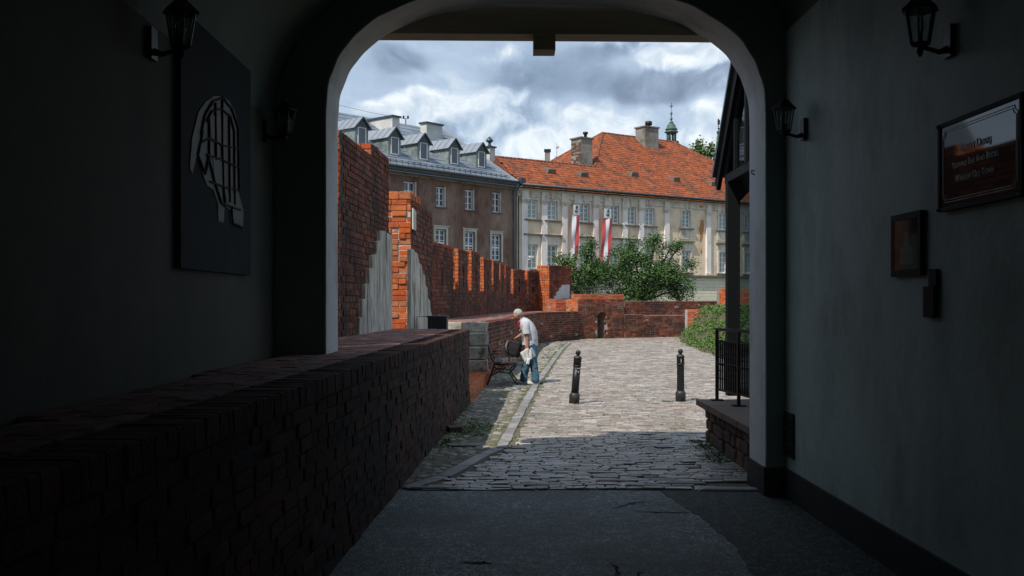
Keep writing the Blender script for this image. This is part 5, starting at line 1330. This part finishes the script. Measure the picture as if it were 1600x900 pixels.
# ================================================================ FIXTURES IN THE PASSAGE
def lantern(X, Y, z, side, label, k=1.0):
    """side +1: hangs from the wall at +x"""
    o = empty('wall_lantern', (X, Y, z), 0, label, 'wall lantern', 'black carriage lanterns on the passage walls')
    s_ = side; cx = X - s_ * .17
    MB().obox((X - s_ * .015, Y, z - .02), Matrix.Identity(3), (.03, .09, .17)).build('wall_plate', M['iron'], o)
    MB().tube([(X - s_ * .02, Y, z - .06), (X - s_ * .07, Y, z - .075), (X - s_ * .12, Y, z - .06), (cx, Y, z - .045)], [.022, .014, .012, .014], 8).build('arm', M['iron'], o)
    c = (cx, Y, z - .04)
    MB().lathe([(.008, -.06), (.02, -.03), (.012, -.01), (.05, 0), (.058, .012)], c, 6, False).build('base', M['iron'], o)
    b = MB()
    for q in range(6):
        t = q * math.pi / 3; b.bar((cx + .05 * math.cos(t), Y + .05 * math.sin(t), c[2] + .01), (cx + .078 * math.cos(t), Y + .078 * math.sin(t), c[2] + .185), .009)
    b.build('cage', M['iron'], o)
    MB().add([(cx + r_ * math.cos(q * math.pi / 3), Y + r_ * math.sin(q * math.pi / 3), c[2] + h) for r_, h in ((.049, .012), (.077, .185)) for q in range(6)], [(q, (q + 1) % 6, 6 + (q + 1) % 6, 6 + q) for q in range(6)]).build('glass', M['clear_glass'], o)
    MB().tube([(cx, Y, c[2] + .02), (cx, Y, c[2] + .07)], .014, 8).build('socket', M['iron_worn'], o)
    MB().sphere((cx, Y, c[2] + .105), .03, 10, 8, (1, 1, 1.35)).build('bulb', M['clear_glass'], o)
    MB().lathe([(.10, .183), (.098, .195), (.075, .215), (.045, .245), (.03, .26), (.012, .265), (.014, .285), (.004, .31)], c, 6, False).build('roof', M['iron'], o)
lantern(rw(7.85), 7.85, 3.02, 1, 'black wall lantern on the pale wall close to the arch, glass catching light')
lantern(rw(5.3), 5.3, 3.05, 1, 'black wall lantern high above the black pub sign')
lantern(lwx(8.0), 8.0, 3.03, -1, 'dim wall lantern in the dark between the tall picture and the arch')
lantern(lwx(5.35), 5.35, 3.05, -1, 'black wall lantern overlapping the top of the tall dark picture')

# tall dark picture of an abstract leaded window
pc = empty('picture', (lwx(6.6), 6.6, 2.6), 0, 'tall dark panel with a pale abstract leaded pattern on the shaded wall', 'picture')
def lp_(Y, z, off): return (lwx(Y) + off, Y, z)
def lquad(m, pts, o0, o1):
    n = len(pts); V = [lp_(Y, z, o1) for Y, z in pts] + [lp_(Y, z, o0) for Y, z in pts]
    return m.add(V, [tuple(range(n)), tuple(range(2 * n - 1, n - 1, -1))] + [(i, n + i, n + (i + 1) % n, (i + 1) % n) for i in range(n)])
lquad(MB(), [(5.78, 1.84), (7.42, 1.84), (7.42, 3.36), (5.78, 3.36)], .0, .035).build('board', M['art_dark'], pc)
def LP(px, py):
    k = (px - 800) / F; Y = -1.865 / (k + .016); return (Y, zy(py, Y))
def patch(pts, mt, o=.04): lquad(MB(), [LP(*p) for p in pts][::-1], .03, o).build('painted_patch', M[mt], pc)
patch([(310, 160), (325, 150), (338, 150), (349, 158), (357, 172), (363, 195), (364, 235), (366, 260), (364, 300), (372, 330), (371, 356), (358, 352), (353, 330), (342, 322), (340, 348), (332, 345), (331, 318), (324, 296), (314, 290), (306, 270), (300, 235), (302, 200)], 'art_gold')
patch([(300, 175), (308, 163), (312, 185), (306, 215), (298, 238), (290, 272), (286, 262), (290, 215)], 'art_gold', .041)
patch([(318, 182), (335, 180), (336, 225), (320, 215)], 'art_grey', .043); patch([(322, 245), (337, 252), (338, 290), (326, 285)], 'art_grey', .043); patch([(342, 300), (362, 305), (364, 330), (345, 318)], 'art_gold', .043)
def lead(pts):
    m = MB(); P = [LP(*p) for p in pts]
    for (y0, z0), (y1, z1) in zip(P, P[1:]): m.bar(lp_(y0, z0, .046), lp_(y1, z1, .046), .010)
    m.build('lead_line', M['ink'], pc)
for l in ([(303, 210), (309, 180), (322, 158), (338, 153), (352, 170), (362, 200), (364, 300)], [(312, 190), (320, 174), (335, 170), (350, 182), (356, 205), (357, 320)], [(316, 182), (316, 250), (325, 285), (336, 318), (366, 328)],
          [(337, 150), (337, 230), (339, 290), (341, 318)], [(304, 222), (316, 216), (340, 228), (364, 232)], [(312, 242), (330, 247), (364, 262)], [(306, 205), (298, 242), (310, 272), (316, 240)], [(318, 284), (340, 292), (365, 298)], [(348, 178), (349, 316)], [(326, 160), (327, 250)], [(340, 322), (352, 322), (353, 348), (371, 356)]): lead(l)

# pub sign
def rq(m, pts, o0, o1):
    n = len(pts); V = [(rw(Y) - o0, Y, z) for Y, z in pts] + [(rw(Y) - o1, Y, z) for Y, z in pts]
    return m.add(V, [tuple(range(n)), tuple(range(2 * n - 1, n - 1, -1))] + [(i, n + i, n + (i + 1) % n, (i + 1) % n) for i in range(n)])
SY0, SY1, SZ0, SZ1 = 5.39, 4.52, 2.128, 2.60
sg = empty('pub_sign', (rw(5), 5, 2.36), 0, 'glossy black sign plate reading Whisky Dunaj with fancy border', 'sign')
rq(MB(), [(SY0, SZ0), (SY1, SZ0), (SY1, SZ1), (SY0, SZ1)], .008, .03).build('plate', M['sign_black'], sg)
fm_ = MB()
for a, b, c, d in ((SY0, SY1, SZ0, SZ0 + .022), (SY0, SY1, SZ1 - .022, SZ1), (SY0, SY0 - .022, SZ0 + .022, SZ1 - .022), (SY1 + .022, SY1, SZ0 + .022, SZ1 - .022)): rq(fm_, [(a, c), (b, c), (b, d), (a, d)], .006, .038)
fm_.build('frame', M['frame_black'], sg)
bd = MB(); i1, i2 = .045, .056
for ins in (.045, .058):
    a, b, c, d = SY0 - ins, SY1 + ins, SZ0 + ins, SZ1 - ins
    for p, q in (((a, c + .03), (a, d - .03)), ((b, c + .03), (b, d - .03)), ((a - .03, c), (b + .03, c)), ((a - .03, d), (b + .03, d))): bd.bar((rw(p[0]) - .031, p[0], p[1]), (rw(q[0]) - .031, q[0], q[1]), .0035, .0035)
    for yy, s1 in ((a, -1), (b, 1)):
        for zz, s2 in ((c, 1), (d, -1)):
            P = [(yy, zz + s2 * .03), (yy + s1 * .012, zz + s2 * .028), (yy + s1 * .02, zz + s2 * .02), (yy + s1 * .028, zz + s2 * .012), (yy + s1 * .03, zz)]
            for p, q in zip(P, P[1:]): bd.bar((rw(p[0]) - .031, p[0], p[1]), (rw(q[0]) - .031, q[0], q[1]), .0035, .0035)
bd.build('border', M['sign_letter'], sg)
for yy, zz in ((SY0 - .01, SZ1 - .012), (SY1 + .01, SZ1 - .012), (SY0 - .01, SZ0 + .012), (SY1 + .01, SZ0 + .012)): MB().sphere((rw(yy) - .04, yy, zz), .011, 10, 6).build('screw', M['steel'], sg)
def word_line(parts, zc_, yc, par, mt, off):
    """small capitals: each word's first letter larger; text reads towards the camera"""
    objs = []; x = 0
    for txt, size in parts:
        cu = bpy.data.curves.new('t', 'FONT'); cu.body = txt; cu.size = size; cu.extrude = .0012
        t = bpy.data.objects.new('t', cu); COL.objects.link(t); bpy.context.view_layer.update()
        me = bpy.data.meshes.new_from_object(t.evaluated_get(bpy.context.evaluated_depsgraph_get())); w = t.dimensions.x
        bpy.data.objects.remove(t); bpy.data.curves.remove(cu)
        objs.append((me, x, txt, size)); x += w + size * .07 + (size * .32 if txt.endswith(' ') else 0)
    tot = x
    MX = Matrix(((0, 0, -1), (-1, 0, 0), (0, 1, 0)))   # x -> -Y, y -> Z, z -> -X
    for me, xo, txt, size in objs:
        me.materials.clear()
        for v in me.vertices:
            c = v.co.copy(); c.x += xo - tot / 2; q = MX @ c; v.co = (rw(yc) - off + q.x, yc + q.y, zc_ + q.z)
        me.flip_normals() if False else None
        link('lettering', me, M[mt], par)
def caps(words, big, small):
    out = []
    for i, w in enumerate(words):
        out.append((w[0], big)); out.append((w[1:] + (' ' if i < len(words) - 1 else ''), small))
    return out
word_line(caps(['WHISKY', 'DUNAJ'], .060, .044), 2.418, 4.99, sg, 'sign_letter', .0315)
word_line(caps(['PODWALE', 'BAR', 'AND', 'BOOKS'], .050, .037), 2.343, 4.99, sg, 'sign_letter', .0315)
word_line(caps(['WARSAW', 'OLD', 'TOWN'], .050, .037), 2.270, 4.99, sg, 'sign_letter', .0315)

# small framed notice, dispenser, vent
def RY(px): return 2.402 / ((px - 800) / F + .011)
fn = empty('framed_notice', (rw(5.85), 5.85, 2), 0, 'small black framed picture of a bottle on the pale wall', 'picture frame')
ya, yb = RY(1399.5), RY(1446); za, zb = 1.795, 2.165
rq(MB(), [(ya - .03, za + .03), (yb + .03, za + .03), (yb + .03, zb - .03), (ya - .03, zb - .03)], .01, .02).build('poster', M['poster'], fn)
f_ = MB()
for a, b, c, d in ((ya, yb, za, za + .04), (ya, yb, zb - .04, zb), (ya, ya - .04, za + .04, zb - .04), (yb + .04, yb, za + .04, zb - .04)): rq(f_, [(a, c), (b, c), (b, d), (a, d)], .0, .03)
f_.build('frame', M['frame_black'], fn)
ym = (ya + yb) / 2
rq(MB(), [(ym + .09, za + .07), (ym - .09, za + .07), (ym - .09, za + .16), (ym - .04, za + .18), (ym - .03, za + .26), (ym + .03, za + .26), (ym + .04, za + .18), (ym + .09, za + .16)], .02, .022).build('bottle_picture', M['grey_line'], fn)
rq(MB(), [(ya - .03, za + .03), (yb + .03, za + .03), (yb + .03, zb - .03), (ya - .03, zb - .03)], .026, .029).build('glass', M['poster_glass'], fn)
wb = empty('wall_box', (rw(5.6), 5.6, 1.65), 0, 'narrow black holder fixed under the framed picture', 'wall box')
rq(MB(), [(RY(1450.5), 1.557), (RY(1466.5), 1.557), (RY(1466.5), 1.73), (RY(1450.5), 1.73)], .0, .03).build('body', M['frame_black'], wb)
rq(MB(), [(RY(1456), 1.73), (RY(1468), 1.73), (RY(1468), 1.825), (RY(1456), 1.825)], .0, .02).build('upper_part', M['frame_black'], wb)
vn = empty('wall_vent', (rw(8.25), 8.25, .5), 0, 'dark rectangular vent plate low on the pale wall next to the arch', 'vent')
rq(MB(), [(RY(1227.8), .355), (RY(1242), .355), (RY(1242), .72), (RY(1227.8), .72)], .0, .018).build('plate', M['plinth'], vn)
for k in range(6): rq(MB(), [(RY(1229), .40 + k * .05), (RY(1241), .40 + k * .05), (RY(1241), .415 + k * .05), (RY(1229), .415 + k * .05)], .018, .026).build('louvre', M['iron'], vn)

# ================================================================ PERSON
PX, PY_ = at(825, 598, 19.75).x, 19.75
pe = empty('person', (PX, PY_, 0), 0, 'white-haired person in pale shirt and blue jeans stooping beside the bench with bag and papers', 'person')
def skin(name, V, E, Rr, mt, parent, sub=2, root=0):
    me = bpy.data.meshes.new(name); me.from_pydata([(PX + x, PY_ + y, z) for x, y, z in V], E, []); o = link(name, me, M[mt], parent)
    md = o.modifiers.new('skin', 'SKIN'); md.use_smooth_shade = True
    sv = me.skin_vertices[0].data
    for i, r_ in enumerate(Rr): sv[i].radius = (r_, r_) if not isinstance(r_, tuple) else r_; sv[i].use_root = (i == root)
    ss = o.modifiers.new('sub', 'SUBSURF'); ss.levels = sub; ss.render_levels = sub
    return o
def chain(n0, n): return [(i, i + 1) for i in range(n0, n0 + n - 1)]
# body: pelvis, spine, neck, head; arms with hands; feet are in shoes
V = []; E = []; Rr = []
def add(p, r_, to=None):
    V.append(p); Rr.append(r_)
    if to is not None: E.append((to, len(V) - 1))
    return len(V) - 1
pel = add((.05, 0, .84), .10); s1 = add((.06, 0, .98), .10, pel); s2 = add((.0, 0, 1.12), .11, s1); ch = add((-.07, 0, 1.22), .10, s2); nk = add((-.135, 0, 1.275), .052, ch); nk2 = add((-.165, -.005, 1.305), .05, nk)
h1 = add((-.20, -.01, 1.34), .075, nk2); h2 = add((-.222, -.01, 1.385), .085, h1); h3 = add((-.225, -.01, 1.42), .055, h2); ja = add((-.262, -.012, 1.318), .038, h1)
for sgn in (-1, 1):
    sh_ = add((-.055 if sgn < 0 else -.10, sgn * .155, 1.20), .055, ch)
    if sgn < 0: el = add((-.03, -.19, .97), .042, sh_); wr_ = add((-.02, -.20, .785), .029, el); ha = add((-.022, -.205, .735), (.02, .036), wr_)
    else: el = add((-.10, .20, 1.0), .042, sh_); wr_ = add((-.175, .10, .945), .029, el); ha = add((-.215, .07, .93), (.02, .034), wr_)
    # fingers curl round what is held; thumb leaves the side of the palm
    hp = Vector(V[ha])
    for k in range(4):
        o_ = (k - 1.5) * .019; L = (.85, 1, .95, .75)[k]
        if sgn < 0: a = hp + Vector((o_, -.006, -.025)); pts = [a, a + Vector((0, -.006, -.028 * L)), a + Vector((0, .012, -.048 * L)), a + Vector((0, .03, -.045 * L))]
        else: a = hp + Vector((-.018, o_ - .0, -.008)); pts = [a, a + Vector((-.026 * L, 0, -.006)), a + Vector((-.036 * L, 0, -.026)), a + Vector((-.018 * L, 0, -.04))]
        pr_ = ha
        for p in pts: pr_ = add(tuple(p), .0095, pr_)
    if sgn < 0: t1 = add(tuple(hp + Vector((-.034, -.004, .0))), .012, ha); add(tuple(hp + Vector((-.04, .012, -.035))), .010, t1)
    else: t1 = add(tuple(hp + Vector((-.0, -.036, -.0))), .012, ha); add(tuple(hp + Vector((-.022, -.04, -.024))), .010, t1)
for sgn in (-1, 1):
    hx = .125 if sgn < 0 else -.10
    hp_ = add((.055, sgn * .09, .80), .09, pel); kn = add(((.05 + hx) / 2 + .01, sgn * .11, .45), .055, hp_); an_ = add((hx + .02, sgn * .12, .09), .038, kn); add((hx - .05, sgn * .125, .04), .03, an_)
body = skin('body', V, E, Rr, 'skin', pe)
# head details
HM = Matrix.Rotation(R(32), 3, 'Y')   # nods forward (towards -x)
hc = Vector((PX - .212, PY_ - .01, 1.375))
def hp3(x, y, z): return hc + (Matrix.Rotation(-R(32), 3, 'Y') @ Vector((x, y, z)))
MB().sphere(hp3(-.112, 0, -.015), .017, 8, 6, (1.2, .8, 1.3)).build('nose', M['skin'], body)
for sy_ in (-1, 1):
    MB().sphere(hp3(.0, sy_ * .082, -.01), .028, 8, 6, (.7, .35, 1.1)).build('ear', M['skin'], body)
    MB().sphere(hp3(-.092, sy_ * .032, .012), .010, 8, 6).build('eye', M['ink'], body)
MB().sphere(hp3(-.092, 0, -.058), .016, 8, 6, (.5, 1.4, .35)).build('mouth', M['red_cloth'], body)
hr = MB()
n1_, n2_ = 22, 12; Vh = []; r = random.Random(4)
for j in range(n2_ + 1):
    ph = math.pi * .64 * j / n2_
    for i in range(n1_):
        th = 2 * math.pi * i / n1_; x, y, z = math.sin(ph) * math.cos(th), math.sin(ph) * math.sin(th), math.cos(ph)
        face_ = max(0, -x) * max(0, (ph - 1.0)) ; rr = 1 - .45 * face_ + r.uniform(-.015, .02)
        Vh.append(hp3(.026 + x * .093 * rr, y * .084 * rr, .016 + z * .090))
hr.add(Vh, [(j * n1_ + i, j * n1_ + (i + 1) % n1_, (j + 1) * n1_ + (i + 1) % n1_, (j + 1) * n1_ + i) for j in range(n2_) for i in range(n1_)], True); hr.build('hair', M['hair'], body)
# shirt: torso and short sleeves, built as rings so that the back bulges and the hem hangs
def rings(secs, seg=20):
    """secs: (centre, rx, ry, tilt about y)"""
    V = []; 
    for c, rx_, ry_, tl in secs:
        Rt = Matrix.Rotation(tl, 3, 'Y')
        for k in range(seg):
            t = 2 * math.pi * k / seg; V.append(Vector((PX, PY_, 0)) + Vector(c) + Rt @ Vector((rx_ * math.cos(t), ry_ * math.sin(t), 0)))
    return MB().add(V, [(i * seg + k, i * seg + (k + 1) % seg, (i + 1) * seg + (k + 1) % seg, (i + 1) * seg + k) for i in range(len(secs) - 1) for k in range(seg)], True)
def soft(o, st=.012, wr=0):
    md = o.modifiers.new('th', 'SOLIDIFY'); md.thickness = .006; md.offset = 1
    s_ = o.modifiers.new('s', 'SUBSURF'); s_.levels = 2; s_.render_levels = 2
    if wr:
        tx = bpy.data.textures.new('folds', 'CLOUDS'); tx.noise_scale = wr; d_ = o.modifiers.new('d', 'DISPLACE'); d_.texture = tx; d_.strength = st; d_.mid_level = .5
    return o
sh = soft(rings([((.040, 0, .765), .155, .17, .05), ((.045, 0, .83), .15, .168, .0), ((.045, 0, .93), .15, .17, -.1), ((.03, 0, 1.03), .15, .175, -.25), ((-.01, 0, 1.12), .145, .182, -.42), ((-.06, 0, 1.195), .125, .175, -.6), ((-.095, 0, 1.24), .10, .14, -.7), ((-.125, 0, 1.265), .072, .085, -.75), ((-.14, 0, 1.285), .062, .068, -.75)]).build('shirt', M['shirt'], pe), .03, .12)
def tubes(pts, rad, seg=14):
    m = MB(); m.tube([Vector((PX, PY_, 0)) + Vector(p) for p in pts], rad, seg, close=False); return m
soft(tubes([(-.07, -.10, 1.20), (-.055, -.155, 1.19), (-.045, -.178, 1.12), (-.036, -.187, 1.03), (-.032, -.19, .995)], [.075, .078, .072, .068, .072]).build('sleeve', M['shirt'], sh), .02, .08)
soft(tubes([(-.10, .10, 1.20), (-.105, .155, 1.19), (-.10, .18, 1.12), (-.10, .195, 1.04)], [.075, .078, .072, .07]).build('sleeve', M['shirt'], sh), .02, .08)
soft(rings([((-.118, 0, 1.262), .080, .084, -.72), ((-.142, 0, 1.292), .064, .068, -.72)]).build('collar', M['card'], sh))
# printed front and red strap
fp = MB(); Vf = []
for j in range(7):
    z = .86 + j * .045; xc = (-.105, -.107, -.112, -.118, -.128, -.142, -.16)[j] - .012
    for k in range(5): yy = -.11 + k * .055; Vf.append((PX + xc + .02 * (abs(yy) / .11) ** 2 - .0, PY_ + yy, z))
fp.add(Vf, [(j * 5 + k, j * 5 + k + 1, (j + 1) * 5 + k + 1, (j + 1) * 5 + k) for j in range(6) for k in range(4)], True); fp.build('printed_front', M['shirt_print'], sh)
MB().tube([Vector((PX, PY_, 0)) + Vector(p) for p in ((-.155, -.085, 1.245), (-.19, -.07, 1.20), (-.19, -.05, 1.14), (-.175, -.04, 1.08))], .018, 6).build('neckerchief', M['red_cloth'], sh)
# trousers
tr = soft(rings([((.05, 0, .90), .135, .15, .0), ((.05, 0, .84), .142, .155, 0), ((.055, 0, .78), .145, .158, 0), ((.055, 0, .735), .13, .15, 0)]).build('jeans', M['denim'], pe), .015, .1)
for sgn in (-1, 1):
    hx = .125 if sgn < 0 else -.10
    soft(tubes([(.055, sgn * .072, .80), (.06 + hx * .12, sgn * .085, .68), (.045 + hx * .4, sgn * .105, .50), (.03 + hx * .7, sgn * .115, .33), (hx + .025, sgn * .12, .17), (hx + .015, sgn * .122, .075), (hx + .012, sgn * .122, .045)], [.095, .094, .08, .073, .068, .074, .072]).build('trouser_leg', M['denim'], tr), .035, .07)
    m_ = MB(); m_.lathe([(.02, 0), (.052, .0), (.055, .022), (.05, .045), (.035, .065), (.01, .07)], (0, 0, 0), 14); m_.v = [(PX + hx - .045 + x * 2.35, PY_ + sgn * .125 + y * .95, z) for x, y, z in m_.v]; m_.build('shoe', M['shoe'], pe)
# holdall
hb = empty('holdall', (PX - .3, PY_ + .08, .55), 0, 'black holdall bag held over the end of the bench', 'bag')
BRt = Matrix.Rotation(R(12), 3, 'Y') @ Matrix.Rotation(R(-20), 3, 'Z')
m_ = MB(); bmh = bmesh.new(); bmesh.ops.create_cube(bmh, size=1); bmesh.ops.subdivide_edges(bmh, edges=bmh.edges[:], cuts=3, use_grid_fill=True)
r = random.Random(8)
for v in bmh.verts:
    x, y, z = v.co; b_ = 1 - .28 * (2 * z) ** 2 * .5; v.co = Vector((x * .30 * (1 - .18 * (z + .5)) + .02 * z, y * .20 * (1 - .35 * (z + .5)), z * .31)) + Vector([r.uniform(-.008, .008) for _ in range(3)])
    v.co = BRt @ v.co + Vector((PX - .275, PY_ + .05, .705))
me = bpy.data.meshes.new('bag'); bmh.to_mesh(me); bmh.free()
for p in me.polygons: p.use_smooth = True
bg = link('body', me, M['bag'], hb); s_ = bg.modifiers.new('s', 'SUBSURF'); s_.levels = 2; s_.render_levels = 2
for yo in (-.045, .05): MB().tube([(PX - .33, PY_ + .05 + yo, .82), (PX - .30, PY_ + .06 + yo * .6, .895), (PX - .245, PY_ + .068, .905), (PX - .20, PY_ + .06 + yo * .6, .885), (PX - .17, PY_ + .05 + yo, .82)], .009, 6).build('handle', M['bag'], hb)
MB().tube([(PX - .40, PY_ + .0, .86), (PX - .44, PY_ - .04, .76), (PX - .41, PY_ - .06, .64)], .012, 6).build('side_strap', M['steel'], hb)
# papers and plastic in the near hand
pp_ = empty('papers', (PX, PY_ - .22, .55), 0, 'crumpled white newspaper and plastic bag carried in the near hand', 'papers')
def crumple(name, pts, mt, amp, seed, yo):
    """a folded sheet hanging from the hand: grid between four corners"""
    r = random.Random(seed); n = 7; A, B_, C_, D_ = [Vector(p) for p in pts]; V = []
    for j in range(n):
        for i in range(n):
            s_, t = i / (n - 1), j / (n - 1); q = (A * (1 - s_) + B_ * s_) * (1 - t) + (D_ * (1 - s_) + C_ * s_) * t
            V.append(Vector((PX, PY_, 0)) + q + Vector((r.uniform(-.3, .3) * amp, yo + amp * math.sin(6 * s_ + 3 * t + seed) + r.uniform(-.5, .5) * amp, r.uniform(-.3, .3) * amp)))
    o = MB().add(V, [(j * n + i, j * n + i + 1, (j + 1) * n + i + 1, (j + 1) * n + i) for j in range(n - 1) for i in range(n - 1)], True).build(name, M[mt], pp_); md = o.modifiers.new('t', 'SOLIDIFY'); md.thickness = .008; return o
crumple('newspaper', [(-.155, 0, .63), (-.03, 0, .72), (.03, 0, .50), (-.06, 0, .42)], 'paper', .012, 2, -.235)
crumple('newspaper', [(-.02, 0, .72), (.05, 0, .69), (.10, 0, .52), (.01, 0, .47)], 'paper', .02, 5, -.215)
crumple('plastic_bag', [(.03, 0, .72), (.07, 0, .73), (.16, 0, .56), (.11, 0, .53)], 'plastic_blue', .02, 6, -.20)
crumple('card', [(-.01, 0, .52), (.045, 0, .53), (.015, 0, .40), (-.045, 0, .41)], 'flag_white', .005, 7, -.255)
